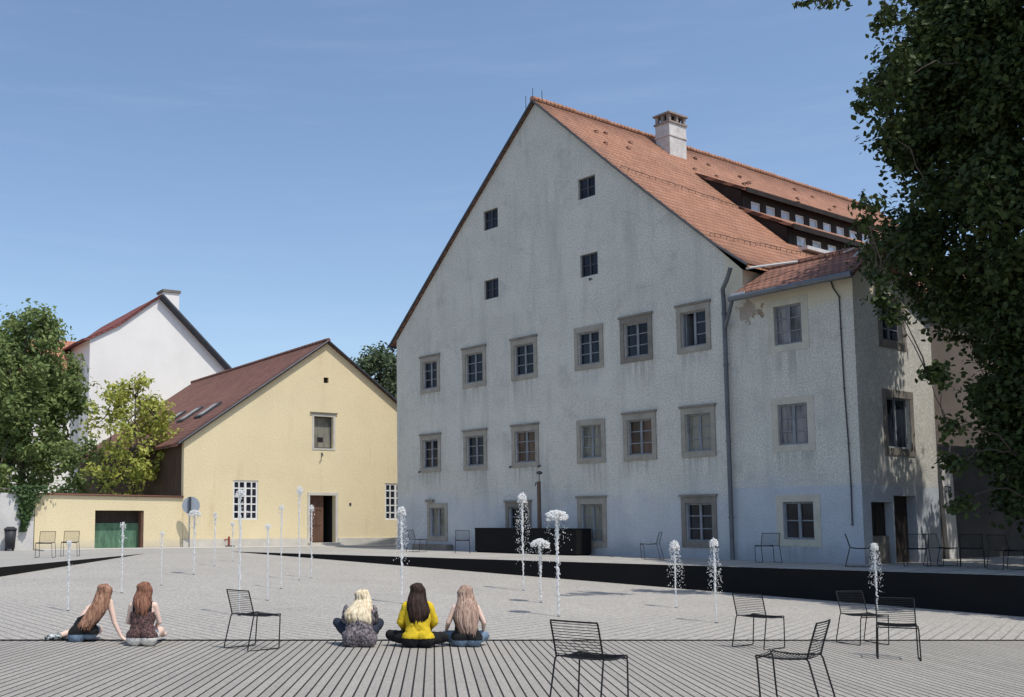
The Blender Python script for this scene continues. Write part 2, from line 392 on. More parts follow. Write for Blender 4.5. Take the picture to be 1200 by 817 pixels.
M['chimney'] = simple('whitewashed_brick', (0.58, 0.55, 0.52), 0.9, 0.22, 3, 0.15, 26, bump=0.5)
M['brick_dark'] = simple('sooty_brick', (0.22, 0.13, 0.10), 0.9, 0.3, 4, 0.2, 26, bump=0.5)
M['door_wood'] = wood('brown_door_wood', (0.15, 0.08, 0.055), 0.7, (10, 10, 1.5), 0.35)
M['door_dark'] = wood('dark_door_wood', (0.035, 0.028, 0.024), 0.75, (10, 10, 1.5), 0.35)
M['gate'] = wood('green_gate_paint', (0.10, 0.20, 0.13), 0.7, (5, 5, 2), 0.3)
M['black'] = simple('black_steel', (0.0085, 0.0085, 0.009), 0.75, 0.2, 1.5, 0.25, 30, 0.0, spec=0.15)
M['wire'] = simple('black_powder_coat', (0.010, 0.010, 0.011), 0.5, 0.1, 5, 0.05)
M['post'] = wood('weathered_post', (0.13, 0.095, 0.075), 0.85, (20, 20, 2), 0.3)
M['bark'] = simple('tree_bark', (0.085, 0.07, 0.055), 0.95, 0.3, 3, 0.25, 20, bump=0.8)
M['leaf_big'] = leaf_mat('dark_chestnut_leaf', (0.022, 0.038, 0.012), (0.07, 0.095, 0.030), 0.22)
M['leaf_green'] = leaf_mat('mid_green_leaf', (0.14, 0.21, 0.07), (0.28, 0.34, 0.13), 0.4)
M['leaf_lime'] = leaf_mat('lime_yellow_leaf', (0.30, 0.36, 0.07), (0.55, 0.55, 0.14), 0.4)
M['leaf_far'] = leaf_mat('grey_green_leaf', (0.07, 0.11, 0.06), (0.13, 0.17, 0.09), 0.25)
M['leaf_ivy'] = leaf_mat('ivy_leaf', (0.04, 0.085, 0.03), (0.09, 0.14, 0.05), 0.15)
M['sign_back'] = simple('sign_back_grey', (0.33, 0.37, 0.42), 0.5, 0.08, 4, 0.04, 40, 0.2)
M['sign_pole'] = simple('galvanised_pole', (0.28, 0.29, 0.31), 0.5, 0.1, 4, 0.06, 40, 0.4)
M['bin'] = simple('dark_bin_plastic', (0.035, 0.035, 0.04), 0.6)
M['hydrant'] = simple('rusty_red_paint', (0.25, 0.07, 0.05), 0.7)
M['brown_render'] = simple('brown_render', (0.13, 0.105, 0.085), 0.92, 0.25, 0.8, 0.15, 20, bump=0.3)
M['graffiti'] = simple('black_spray_paint', (0.02, 0.02, 0.025), 0.6)
def water_mat():
    b = NB('white_water'); b.done((0.93, 0.93, 0.92), 0.35, 0, 0.5)
    tr = b.n('ShaderNodeBsdfTranslucent'); b.put(tr.inputs[0], (0.92, 0.92, 0.91))
    tp = b.n('ShaderNodeBsdfTransparent')
    m1 = b.n('ShaderNodeMixShader', i={0: 0.45}); b.t.links.new(b.b.outputs[0], m1.inputs[1]); b.t.links.new(tr.outputs[0], m1.inputs[2])
    m2 = b.n('ShaderNodeMixShader', i={0: 0.12}); b.t.links.new(m1.outputs[0], m2.inputs[1]); b.t.links.new(tp.outputs[0], m2.inputs[2])
    b.t.links.new(m2.outputs[0], b.t.nodes['Material Output'].inputs[0]); return b.mat
M['water'] = water_mat()

# ------------------------------------------------------------------ ground
A = Vector((-6.71, 36.05)); B = Vector((-4.0, 38.6))
dl = Vector((-0.138, -1.0)); dr = Vector((1.033, -1.0)).normalized()
A2 = A + dl * 44.0                                      # left retaining edge runs on past the camera
B2 = B + dr * 62.0
basin_poly = [A, A2, Vector((B2.x, A2.y)), B2, B]
def inside(p, poly):
    c = False; n = len(poly)
    for i in range(n):
        a, b_ = poly[i], poly[i - 1]
        if (a[1] > p[1]) != (b_[1] > p[1]) and p[0] < (b_[0] - a[0]) * (p[1] - a[1]) / (b_[1] - a[1]) + a[0]: c = not c
    return c
def flat_with_hole(name, outer, hole, z, m):
    vs = [Vector((p[0], p[1])) for p in outer] + [Vector((p[0], p[1])) for p in hole]
    n, k = len(outer), len(hole)
    es = [(i, (i + 1) % n) for i in range(n)] + [(n + i, n + (i + 1) % k) for i in range(k)]
    r = geometry.delaunay_2d_cdt(vs, es, [], 1, 1e-6)
    mb = MB(); mb.v = [(p.x, p.y, z) for p in r[0]]
    mb.f = [tuple(f) for f in r[2] if not inside(sum((r[0][i] for i in f), Vector((0, 0))) / len(f), hole)]; mb.m = [0] * len(mb.f)
    return mb.build(name, m)
tag(flat_with_hole('ground', [(-900, -60), (900, -60), (900, 1500), (-900, 1500)], basin_poly, 0.0, ground_square()), kind='structure')
# basin floor beyond the drain, and the boarded deck nearer
HX = (-30.0, 60.0)
mb = MB(); far_pts = [Vector((x, hinge_y(x), z_basin(x, hinge_y(x)))) for x in np.linspace(-12, 44, 12)]
def clip_far():
    # polygon of the basin beyond the hinge line, inside the retaining edges
    def cross_line(P, d):
        # where P + d*t meets hinge
        t = (hinge_y(P.x) - P.y) / (d.y - d.x * (2.17 / 13)); return P + d * t
    L = cross_line(A, dl); Rr = cross_line(B, dr)
    return L, Rr
HL, HR = clip_far()
mb.poly([(p.x, p.y, z_basin(p.x, p.y)) for p in (HL, HR, B, A)])
tag(mb.build('basin_floor', ground_basin()), kind='structure')
mb = MB()
mb.poly([(p.x, p.y, z_fore(p.x, p.y)) for p in (HL, A2, Vector((B2.x, A2.y)), B2, HR)])
tag(mb.build('foreground_deck', ground_fore()), kind='structure')
# slot drain along the hinge
mb = MB(); t = Vector((13, 2.17)).normalized(); nn = Vector((-t.y, t.x)) * 0.07
mb.poly([(p.x, p.y, floor_z(p.x, p.y) + 0.006) for p in (HL - nn, HR - nn, HR + nn, HL + nn)])
tag(mb.build('drain_channel', M['black']), kind='structure')
# retaining walls
def retaining(name, P, Q, side, label):
    d = (Q - P).normalized(); n = Vector((-d.y, d.x)) * side; mb = MB(); N = 24
    for i in range(N):
        a = P + (Q - P) * (i / N); c = P + (Q - P) * ((i + 1) / N)
        za, zc = floor_z(a.x, a.y) - 0.1, floor_z(c.x, c.y) - 0.1
        ai, ci = a - n * 0.006, c - n * 0.006; ao, co = a + n * 0.3, c + n * 0.3
        mb.poly([(ai.x, ai.y, za), (ci.x, ci.y, zc), (ci.x, ci.y, 0.004), (ai.x, ai.y, 0.004)])
        mb.poly([(ai.x, ai.y, 0.004), (ci.x, ci.y, 0.004), (c.x, c.y, 0.004), (a.x, a.y, 0.004)])
        mb.poly([(ao.x, ao.y, za), (co.x, co.y, zc), (co.x, co.y, -0.02), (ao.x, ao.y, -0.02)])
    return tag(mb.build(name, M['black']), label, 'retaining wall')
retaining('retaining_wall', A, A2, -1, 'short black retaining wall tapering out at the left edge of the sunken square')
retaining('retaining_wall', B, B2, 1, 'long black retaining wall under the deck in front of the grey house')

# ------------------------------------------------------------------ wall and window builders
def wall_with_holes(mb, outline, holes, fn, depth, mi=0):
    """outline, holes in 2D (a, b); fn(a, b, d) places them; holes get reveals of the given depth"""
    vs = []; es = []
    def loop(L):
        n0 = len(vs); vs.extend(Vector(p) for p in L); k = len(L)
        es.extend((n0 + i, n0 + (i + 1) % k) for i in range(k))
    loop(outline)
    for (a0, b0, a1, b1) in holes: loop([(a0, b0), (a1, b0), (a1, b1), (a0, b1)])
    r = geometry.delaunay_2d_cdt(vs, es, [], 1, 1e-6)
    base = len(mb.v); mb.v += [tuple(fn(p.x, p.y, 0)) for p in r[0]]
    for f in r[2]:
        c = sum((r[0][i] for i in f), Vector((0, 0))) / len(f)
        if any(a0 < c.x < a1 and b0 < c.y < b1 for (a0, b0, a1, b1) in holes): continue
        mb.f.append(tuple(base + i for i in f)); mb.m.append(mi)
    for (a0, b0, a1, b1) in holes:
        for (p, q) in (((a0, b0), (a1, b0)), ((a1, b0), (a1, b1)), ((a1, b1), (a0, b1)), ((a0, b1), (a0, b0))):
            mb.poly([fn(p[0], p[1], 0), fn(q[0], q[1], 0), fn(q[0], q[1], depth), fn(p[0], p[1], depth)], mi)

def surround(parent, fn, a0, b0, a1, b1, t, m, top=None, bot=None, proud=0.035, sill=True, skip=()):
    top = t if top is None else top; bot = t if bot is None else bot; mb = MB(); g = lambda a, d, b: fn(a, b, d)
    mb.box(a0 - t, a1 + t, -proud, -0.003 + 0.02, b1 + 0.002, b1 + top, g)
    mb.box(a0 - t, a1 + t, -proud, 0.017, b0 - bot, b0 - 0.002, g)
    mb.box(a0 - t, a0 - 0.002, -proud + 0.004, 0.017, b0, b1, g)
    mb.box(a1 + 0.002, a1 + t, -proud + 0.004, 0.017, b0, b1, g)
    return mb.build('window_surround', m, parent)
def window(parent, fn, a0, b0, a1, b1, cols, rows, fm, gm, depth=0.14, fr=0.055, bar=0.032, mull=0.07, openleft=False, sur=None):
    """window frame mesh with glazing bars > pane (> surround)"""
    g = lambda a, d, b: fn(a, b, d)
    mb = MB(); e = 0.003; d0, d1 = depth - 0.05, depth + 0.01
    mb.box(a0 + e, a0 + fr, d0, d1, b0 + e, b1 - e, g); mb.box(a1 - fr, a1 - e, d0, d1, b0 + e, b1 - e, g)
    mb.box(a0 + fr, a1 - fr, d0, d1, b0 + e, b0 + fr, g); mb.box(a0 + fr, a1 - fr, d0, d1, b1 - fr, b1 - e, g)
    W = a1 - a0
    for c in range(1, cols):
        x = a0 + W * c / cols; hw = (mull if (cols == 2 or c == cols // 2) else bar) / 2
        mb.box(x - hw, x + hw, d0 - 0.006, d1, b0 + fr, b1 - fr, g)
    for c in range(cols):
        xa = a0 + W * c / cols + 0.03; xb = a0 + W * (c + 1) / cols - 0.03
        if openleft and c == 0: continue
        for r_ in range(1, rows):
            z = b0 + (b1 - b0) * r_ / rows
            mb.box(xa, xb, d0 + 0.012, d1 - 0.004, z - bar / 2, z + bar / 2, g)
    if openleft:   # the left casement swung inwards
        mb.box(a0 + fr, a0 + fr + 0.04, depth + 0.02, depth + 0.5, b0 + fr, b1 - fr, g)
    o = mb.build('window', fm, parent)
    mp = MB(); pd = depth - 0.012; x0 = a0 + fr + 0.002
    if openleft: x0 = a0 + W / 2
    mp.poly([fn(x0, b0 + fr, pd), fn(a1 - fr, b0 + fr, pd), fn(a1 - fr, b1 - fr, pd), fn(x0, b1 - fr, pd)])
    mp.build('window_pane', gm, o)
    mi_ = MB(); q = depth + 0.55   # dark room behind
    mi_.box(a0, a1, depth + 0.012, q, b0, b1, g)
    mi_.f = mi_.f[:2] + mi_.f[3:]; mi_.m = mi_.m[:-1]
    mi_.build('window_recess', M['dark_room'], o)
    if sur: surround(o, fn, a0, b0, a1, b1, *sur)
    return o

# ------------------------------------------------------------------ the grey gabled house
O = G(466, 643); U = -hdir(-468); V = Vector((-U.y, U.x, 0))
RZ = math.atan2(U.y, U.x)
def LM(px, py, v=0.0):
    p = hit(px, py, O + V * v, V) - O; return p.dot(U), p.z
def LS(px, py, u):
    p = hit(px, py, O + U * u, U) - O; return p.dot(V), p.z
house = thing('grey_house', 'big grey plastered house with steep gable, red tiled roof and rows of small windows', 'house', O, RZ)
F0 = lambda a, b, d: (a, d, b)                 # facade: d goes into the wall
US = 19.3                                      # annex corner
RW, RU = 16.0, 8.05                            # ridge
rake = [(16.1, 8.30), (15.2, 9.2), (14.36, 10.0), (13.0, 11.24), (11.55, 12.58), (RU, RW - 0.06)]
outline = [(0, -0.3), (US, -0.3), (US, 7.45), (16.1, 7.50)] + rake + [(4.0, 12.27), (0, 8.5)]
specs = []   # a0, b0, a1, b1, style
def rect_px(ox, oy, s, TL, TR, BR, BL):
    p = [LM(ox + a / s, oy + b / s) for a, b in (TL, TR, BR, BL)]
    return ((p[0][0] + p[3][0]) / 2, (p[2][1] + p[3][1]) / 2, (p[1][0] + p[2][0]) / 2, (p[0][1] + p[1][1]) / 2)
def inset(r, s=0.16, t=0.15, b=0.15):
    W = r[2] - r[0]; H = r[3] - r[1]
    return (r[0] + W * s, r[1] + H * b, r[2] - W * s, r[3] - H * t)
T1 = [((460, 380, 6), (195, 243), (330, 217), (335, 470), (203, 492)), ((460, 380, 6), (490, 183), (655, 155), (660, 430), (500, 452)),
      ((460, 380, 6), (830, 118), (1015, 88), (1020, 375), (842, 403)), ((640, 340, 6), (197, 272), (400, 235), (405, 540), (207, 573)),
      ((640, 340, 6), (517, 208), (743, 168), (752, 487), (530, 520)), ((640, 340, 6), (912, 130), (1150, 80), (1162, 415), (930, 452))]
T2 = [((460, 480, 6), (195, 190), (338, 172), (342, 435), (203, 445)), ((460, 480, 6), (500, 160), (662, 143), (668, 422), (505, 430)),
      ((460, 480, 6), (842, 125), (1025, 103), (1035, 400), (840, 410)), ((640, 460, 6), (213, 205), (410, 178), (425, 492), (225, 500)),
      ((640, 460, 6), (540, 158), (770, 138), (783, 470), (553, 483)), ((640, 460, 6), (945, 118), (1185, 92), (1200, 445), (962, 462))]
T3 = [((460, 570, 6), (240, 120), (387, 118), (388, 380), (255, 385)), ((460, 570, 6), (797, 118), (975, 105), (980, 385), (800, 390)),
      ((640, 570, 6), (222, 85), (420, 80), (433, 425), (228, 430)), ((640, 570, 6), (947, 75), (1200, 73), (1205, 430), (965, 430))]
ATT = [((440, 100, 2.553), (605, 280), (657, 268), (657, 330), (607, 343)), ((440, 100, 2.553), (323, 378), (366, 365), (366, 425), (323, 435)),
       ((440, 100, 2.553), (612, 507), (665, 498), (665, 567), (613, 574)), ((440, 100, 2.553), (325, 585), (368, 575), (368, 633), (326, 643))]
ANX = [((820, 320, 6), (515, 240), (705, 207), (725, 483), (530, 513)), ((820, 440, 6), (543, 208), (752, 190), (765, 480), (560, 490)),
       ((820, 570, 6), (583, 110), (797, 107), (808, 372), (595, 375))]
wins = []
def gather(T, kind):
    for i, q in enumerate(T):
        r = rect_px(*q[0], *q[1:])
        outer = r
        if kind in ('r1', 'r2', 'r3'): r = inset(r, 0.125, 0.125, 0.12)
        wins.append((kind, i, r, outer))
gather(T1, 'r1'); gather(T2, 'r2'); gather(T3, 'r3'); gather(ATT, 'at'); gather(ANX, 'ax')
M['plaster'] = plaster_main([x[2] for x in wins if x[0] in ('r1', 'r2', 'ax')])
mb = MB()
wall_with_holes(mb, outline, [x[2] for x in wins], F0, 0.20)
LEN = 23.0
# annex side wall (faces right) with two windows and a double door opening
AD = 4.0
FS = lambda a, b, d: (US - d, a, b)
side_w = [(1.40, 5.95, 2.42, 6.98), (1.42, 3.05, 2.62, 4.42)]
door_r = [(0.42, -0.02, 1.50, 1.60), (1.56, -0.02, 2.72, 1.78)]
wall_with_holes(mb, [(0, -0.3), (AD, -0.3), (AD, 7.0), (1.0, 8.25), (0, 7.45)], side_w + door_r, FS, 0.3)
mb.poly([(US, AD, -0.3), (16.1, AD, -0.3), (16.1, AD, 7.4), (US, AD, 7.0)])
mb.poly([(16.1, 0.01, 7.5), (16.1, AD, 7.4), (16.1, AD, 8.3), (16.1, 0.01, 8.3)])
mb.poly([(0, 0, -0.3), (0, 0, 8.5), (0, LEN, 8.5), (0, LEN, -0.3)])
mb.poly([(0, LEN, -0.3), (0, LEN, 8.5), (RU, LEN, RW - 0.06), (16.1, LEN, 8.3), (16.1, LEN, -0.3)])
mb.build('wall', M['plaster'], house)
m2 = MB(); m2.prism([(16.1, AD, -0.3), (16.1, LEN, -0.3), (16.1, LEN, 8.29), (16.1, AD, 8.29)], (-0.3, 0, 0)); m2.build('rear_wall', M['brown_render'], house)
# windows
styles = {('r1', 0): 'glass', ('r1', 1): 'glass', ('r1', 2): 'glass', ('r1', 3): 'glass', ('r1', 4): 'glass', ('r1', 5): 'glass',
          ('r2', 2): 'glass_brown', ('r2', 3): 'glass_board', ('r2', 4): 'glass_brown', ('r2', 5): 'glass_board', ('r3', 0): 'glass_board',
          ('r3', 2): 'glass_board', ('r3', 3): 'glass', ('ax', 0): 'glass_curtain', ('ax', 1): 'glass_curtain', ('ax', 2): 'glass'}
for kind, i, r, outer in wins:
    gm = M[styles.get((kind, i), 'glass')]
    if kind == 'at':
        window(house, F0, *r, 2, 2, M['frame_dark'], gm, 0.13, 0.05, 0.03, 0.05)
    elif kind == 'ax':
        window(house, F0, *r, 2, (3, 3, 2)[i], M['frame'], gm, 0.12, 0.05, 0.03, 0.08, sur=(0.20, M['cream'], 0.19, 0.19, 0.012))
    else:
        t = (outer[2] - outer[0]) * 0.125; tt = (outer[3] - outer[1]) * 0.125; tb = (outer[3] - outer[1]) * 0.12
        sm = M['stone_dark'] if (kind, i) in (('r1', 4), ('r3', 3), ('r3', 1)) else M['stone']
        window(house, F0, *r, 2, 3, M['frame'], gm, 0.13, 0.05, 0.03, 0.075, openleft=(kind, i) == ('r1', 5), sur=(t, sm, tt, tb, 0.04))
        # a dark drip-worn lintel cap over many of them
        if (kind, i) not in (('r2', 3), ('r1', 3), ('r3', 0)):
            m2 = MB(); m2.box(r[0] - t - 0.04, r[2] + t + 0.04, -0.075, 0.01, r[3] + tt + 0.003, r[3] + tt + 0.07)
            m2.build('lintel', M['stone_dark'], house)
for k, r in enumerate(side_w):
    window(house, FS, *r, 2, (3, 1)[k], M['frame'], M['glass'], 0.14, 0.05, 0.03, 0.06, sur=(0.2, M['stone_dark'], 0.2, 0.2, 0.02))
m2 = MB(); m2.box(US - 0.28, US - 0.22, 0.43, 1.49, -0.02, 1.59)
m2.box(US - 0.22, US - 0.20, 0.47, 0.93, 0.75, 1.5); m2.box(US - 0.22, US - 0.20, 0.98, 1.45, 0.75, 1.5); m2.build('door', M['door_dark'], house)
m2 = MB(); m2.box(US - 0.29, US - 0.25, 1.57, 2.71, -0.02, 1.77); m2.build('door', M['door_dark'], house)
m2 = MB(); m2.box(US - 0.20, US - 0.12, 0.44, 1.46, -0.02, 0.72); m2.build('door_panel', M['stone_dark'], house)
# roof: bell-cast right slope, straight left slope, with thickness
def slope_sheet(prof, v0, v1, th, name, m, parent, n=14, sag=0.0):
    """prof: (u, w) from ridge to eave; lofted along v as a solid sheet with a gently uneven surface"""
    vs = np.linspace(v0, v1, n); Vv = []; Ff = []; k = len(prof)
    for iv, v in enumerate(vs):
        for j, (u, w_) in enumerate(prof):
            dz = -sag * math.sin(math.pi * iv / (n - 1)) + 0.03 * mnoise.noise(Vector((u * 0.6, v * 0.5, 3.1))) * (0 < iv < n - 1)
            Vv.append((u, v, w_ + dz))
    top = len(Vv)
    Vv += [(x, y, z - th) for x, y, z in Vv]
    for i in range(n - 1):
        for j in range(k - 1):
            a, b_, c, d = i * k + j, i * k + j + 1, (i + 1) * k + j + 1, (i + 1) * k + j
            Ff.append((a, b_, c, d)); Ff.append((top + d, top + c, top + b_, top + a))
        for j in (0, k - 1):
            a, d = i * k + j, (i + 1) * k + j; Ff.append((a, d, top + d, top + a))
    for i in (0, n - 1):
        for j in range(k - 1):
            a, b_ = i * k + j, i * k + j + 1; Ff.append((a, b_, top + b_, top + a))
    return np_obj(name, Vv, Ff, m, parent)
TH = 0.10
pr_r = [(RU, RW + 0.06), (9.8, RW - 1.62), (11.6, 12.66), (13.05, 11.31), (14.4, 10.07), (15.25, 9.29), (16.35, 8.42)]
roof = slope_sheet(pr_r, -0.12, LEN + 0.2, TH, 'roof', M['roof'], house, 30)
slope_sheet([(RU, RW + 0.06), (4.0, 12.38), (-0.28, 8.40)], -0.12, LEN + 0.2, TH, 'roof', M['roof'], house, 10)
m2 = MB(); random.seed(5)                        # ridge tiles
vv = -0.15
while vv < LEN + 0.2:
    h = 0.06 + random.uniform(-0.01, 0.015)
    m2.tube([(RU, vv, RW + h), (RU, vv + 0.39, RW + h + 0.02)], 0.11, 8); vv += 0.36
m2.build('ridge_tiles', M['roof'], roof)
m2 = MB()                                        # dark verge line along the gable
for a, b_ in zip([(-0.28, 8.40), (4.0, 12.38)], [(4.0, 12.38), (RU, RW + 0.06)]):
    m2.tube([(a[0], -0.135, a[1] - 0.05), (b_[0], -0.135, b_[1] - 0.05)], 0.05, 6)
for a, b_ in zip(pr_r[:-1], pr_r[1:]): m2.tube([(a[0], -0.135, a[1] - 0.05), (b_[0], -0.135, b_[1] - 0.05)], 0.035, 6)
m2.build('verge_board', M['metal_dark'], house)
m2 = MB(); m2.tube([(-0.30, -0.2, 8.30), (-0.30, LEN, 8.34)], 0.07, 8); m2.tube([(-0.28, -0.12, 8.3), (-0.1, -0.08, 8.05)], 0.05, 6)
m2.build('gutter', M['metal_dark'], house)
for (u, v, za, zb) in ((RU - 0.05, -0.05, RW, RW + 0.5), (RU + 0.25, 0.1, RW, RW + 0.35), (RU - 0.35, -0.1, RW - 0.35, RW + 0.3)):
    m2 = MB(); m2.tube([(u, v, za), (u, v, zb)], 0.013, 5); m2.build('lightning_rod', M['metal_dark'], house)
def roof_w(u):
    for (a, b_) in zip(pr_r[:-1], pr_r[1:]):
        if a[0] <= u <= b_[0]: return a[1] + (b_[1] - a[1]) * (u - a[0]) / (b_[0] - a[0])
    return pr_r[-1][1]
# snow guards and odd lifted tiles on the right slope
m2 = MB()
for (v0, u0, v1, u1) in ((0.15, 14.95, 6.1, 14.6), (0.1, 11.75, 5.9, 12.35)):
    pts = []
    for k in range(20):
        f = k / 19; u = u0 + (u1 - u0) * f + random.uniform(-0.03, 0.03); v = v0 + (v1 - v0) * f
        pts.append((u, v, roof_w(u) + 0.10)); m2.tube([(u, v, roof_w(u) - 0.02), (u, v, roof_w(u) + 0.09)], 0.009, 4)
    m2.tube(pts, 0.011, 5)
m2.build('snow_guard', M['post'], roof)
for k in range(22):
    u = random.uniform(8.6, 10.2); v = random.uniform(0.6, 20); m2 = MB()
    m2.box(u - 0.05, u + 0.08, v, v + 0.14, roof_w(u) - 0.05, roof_w(u + .05) + 0.09)
    m2.build('vent_tile', M['roof_annex'], roof)
# chimney
ch = MB(); cu0, cu1, cv0, cv1 = 8.56, 9.2, 6.0, 7.0
ch.box(cu0, cu1, cv0, cv1, 14.4, 15.72); ch.box(cu0 - 0.03, cu1 + 0.03, cv0 - 0.03, cv1 + 0.03, 15.722, 15.80); ch.box(cu0 - 0.005, cu1 + 0.005, cv0 - 0.005, cv1 + 0.005, 15.802, 16.24)
cho = ch.build('chimney', M['chimney'], house)
c2 = MB(); c2.box(cu0 - 0.05, cu1 + 0.05, cv0 - 0.05, cv1 + 0.05, 16.242, 16.31)
for a in (cu0, (cu0 + cu1) / 2 - 0.06, cu1 - 0.12):
    for b_ in (cv0, cv0 + 0.44, cv1 - 0.12): c2.box(a, a + 0.12, b_, b_ + 0.12, 16.31, 16.58)
c2.box(cu0 - 0.07, cu1 + 0.07, cv0 - 0.07, cv1 + 0.07, 16.582, 16.65)
c2.build('chimney_cap', M['brick_cap'], cho)
c3 = MB(); c3.box(cu0 + .14, cu1 - .14, cv0 + .14, cv1 - .14, 16.32, 16.57); c3.build('flue', M['dark_room'], cho)
# dormers: two long black-boarded strips of windows, one above the other
def dormer(u0, ue, we, uw, wb, v0, v1, wins_, wz0, wz1, spare_v0):
    d = MB(); w0 = roof_w(u0)
    m2 = MB()   # tiled lid
    m2.prism([(u0, v0 - 0.05, w0 + 0.06), (ue, v0 - 0.05, we), (ue, v0 - 0.05, we - 0.12), (u0, v0 - 0.05, w0 - 0.08)], (0, v1 - v0 + 0.1, 0))
    root = m2.build('dormer', M['roof'], house)
    m2 = MB(); m2.box(ue + 0.002, ue + 0.035, v0 - 0.06, v1 + 0.06, we - 0.16, we + 0.015); m2.build('fascia', M['dormer_wood'], root)
    fn = lambda a, b_, dd: (uw - dd, a, b_)
    wl = MB()
    wtop = we - 0.06
    wall_with_holes(wl, [(v0, wb - 0.25), (v1, wb - 0.25), (v1, wtop), (v0, wtop)], [(a, wz0, b_, wz1) for a, b_ in wins_], fn, 0.1)
    wl.prism([(u0 + 0.02, v0, w0 - 0.02), (uw, v0, wtop), (uw, v0, wb - 0.25), (u0 + 0.02, v0, w0 - 0.35)], (0, 0.06, 0))
    wl.prism([(u0 + 0.02, v1 - 0.06, w0 - 0.02), (uw, v1 - 0.06, wtop), (uw, v1 - 0.06, wb - 0.25), (u0 + 0.02, v1 - 0.06, w0 - 0.35)], (0, 0.06, 0))
    wl.build('dormer_wall', M['dormer_wood'], root)
    for a, b_ in wins_:
        f = MB(); g = lambda x, dd, z: fn(x, z, dd)
        f.box(a, a + 0.04, 0.02, 0.07, wz0, wz1, g); f.box(b_ - 0.04, b_, 0.02, 0.07, wz0, wz1, g)
        f.box(a + 0.04, b_ - 0.04, 0.02, 0.07, wz0, wz0 + 0.04, g); f.box(a + 0.04, b_ - 0.04, 0.02, 0.07, wz1 - 0.04, wz1, g)
        fo = f.build('dormer_window', M['frame_white'], root)
        p = MB(); p.poly([fn(a + .04, wz0 + .04, .05), fn(b_ - .04, wz0 + .04, .05), fn(b_ - .04, wz1 - .04, .05), fn(a + .04, wz1 - .04, .05)])
        p.build('window_pane', M['glass_sky'], fo)
    return root
t1w = [(6.50 + i * 0.925, 7.05 + i * 0.925) for i in range(9)]
dormer(10.35, 12.42, 12.80, 12.2, 12.06, 5.95, 15.1, t1w, 12.13, 12.47, 0)
t2w = [(6.32 + i * 0.95, 6.88 + i * 0.95) for i in range(9)]
dormer(12.22, 14.25, 11.02, 14.0, 10.34, 5.75, 15.2, t2w, 10.41, 10.77, 0)
m2 = MB(); m2.box(14.02, 14.5, 6.1, 15.0, 10.18, 10.3, None); m2.build('flashing', M['flash'], house)
# annex roof: low gable whose ridge runs along the facade
m2 = MB()
def sheet(pts, th=0.1): m2.prism([Vector(p) for p in pts], (0, 0, -th))
sheet([(16.0, -0.38, 7.55), (19.55, -0.40, 7.52), (19.62, 1.0, 8.42), (16.3, 0.95, 8.40)])
sheet([(16.3, 0.95, 8.40), (19.62, 1.0, 8.42), (19.62, AD + 0.3, 7.02), (16.2, AD + 0.3, 7.3)])
ar = m2.build('roof', M['roof_annex'], house)
m2 = MB(); x = 16.3
while x < 19.6:
    m2.tube([(x, 0.98, 8.40 + random.uniform(0, .02)), (x + .37, 0.99, 8.42)], 0.1, 8); x += 0.35
m2.build('ridge_tiles', M['roof_annex'], ar)
m2 = MB(); m2.box(15.95, 16.4, -0.40, -0.30, 7.50, 7.565)
m2.build('flashing', M['flash'], ar)
m2 = MB(); m2.tube([(16.25, -0.05, 8.30), (17.5, 0.5, 8.32)], 0.035, 5); m2.build('flashing', M['flash'], ar)
m2 = MB(); m2.tube([(19.45, -0.1, 7.98), (19.3, 0.85, 8.5), (19.0, 0.2, 8.22)], 0.025, 5); m2.build('lightning_rod', M['flash'], ar)
m2 = MB(); m2.tube([(15.95, -0.46, 7.40), (17.5, -0.47, 7.42), (19.55, -0.47, 7.44)], 0.085, 10); m2.build('gutter', M['zinc'], house)
m2 = MB()   # downpipe with swan neck
m2.tube([(16.02, -0.44, 8.32), (15.85, -0.38, 8.02), (15.60, -0.25, 7.78), (15.54, -0.14, 7.6), (15.54, -0.13, 7.3), (15.54, -0.13, 3.0), (15.54, -0.13, 0.02)], 0.062, 10)
m2.tube([(16.05, -0.46, 7.38), (15.85, -0.36, 7.0), (15.62, -0.2, 6.72), (15.54, -0.13, 6.6)], 0.055, 8)
for z in (1.2, 3.4, 5.6, 7.1): m2.tube([(15.54, -0.13, z - 0.03), (15.54, -0.13, z + 0.03)], 0.078, 10)
m2.build('downpipe', simple('downpipe_zinc', (0.13, 0.14, 0.155), 0.6, 0.25, 2, 0.15, 30, 0.3), house)
m2 = MB(); cpts = [LM(972, 323), LM(977, 338), LM(984, 348), LM(986, 385), LM(990, 455), LM(995, 520), LM(998, 570), LM(999.5, 615)]
m2.tube([(a, -0.03, b_) for a, b_ in cpts], 0.018, 6)
for (a, b_) in cpts[2:]: m2.tube([(a, 0.0, b_), (a, -0.06, b_)], 0.02, 5)
m2.build('cable', M['metal_dark'], house)
# walled-up niche and blind recess at the foot, small iron hooks
m2 = MB(); a0, b0 = LM(477, 637); a1, b1 = LM(501, 592); m2.box(a0, a1, -0.02, 0.0 + 0.01, b0, b1); m2.build('blind_niche', M['plaster'], house)
m2 = MB(); a, b_ = LM(506, 587); m2.box(a - 0.28, a + 0.16, -0.12, 0.01, b_ - 0.05, b_ + 0.05); m2.build('bracket', M['stone_dark'], house)
m2 = MB()
for px, py in ((599.5, 547), (633, 546), (493, 553), (693, 327)):
    a, b_ = LM(px, py); m2.tube([(a, 0.02, b_), (a, -0.09, b_), (a, -0.09, b_ - 0.06)], 0.03, 6)
m2.build('wall_hook', M['metal_dark'], house)
# stone step in front of the small left window
m2 = MB(); m2.box(1.35, 3.4, -0.35, -0.004, 0.0, 0.22); m2.build('step', M['stone_dark'], house)

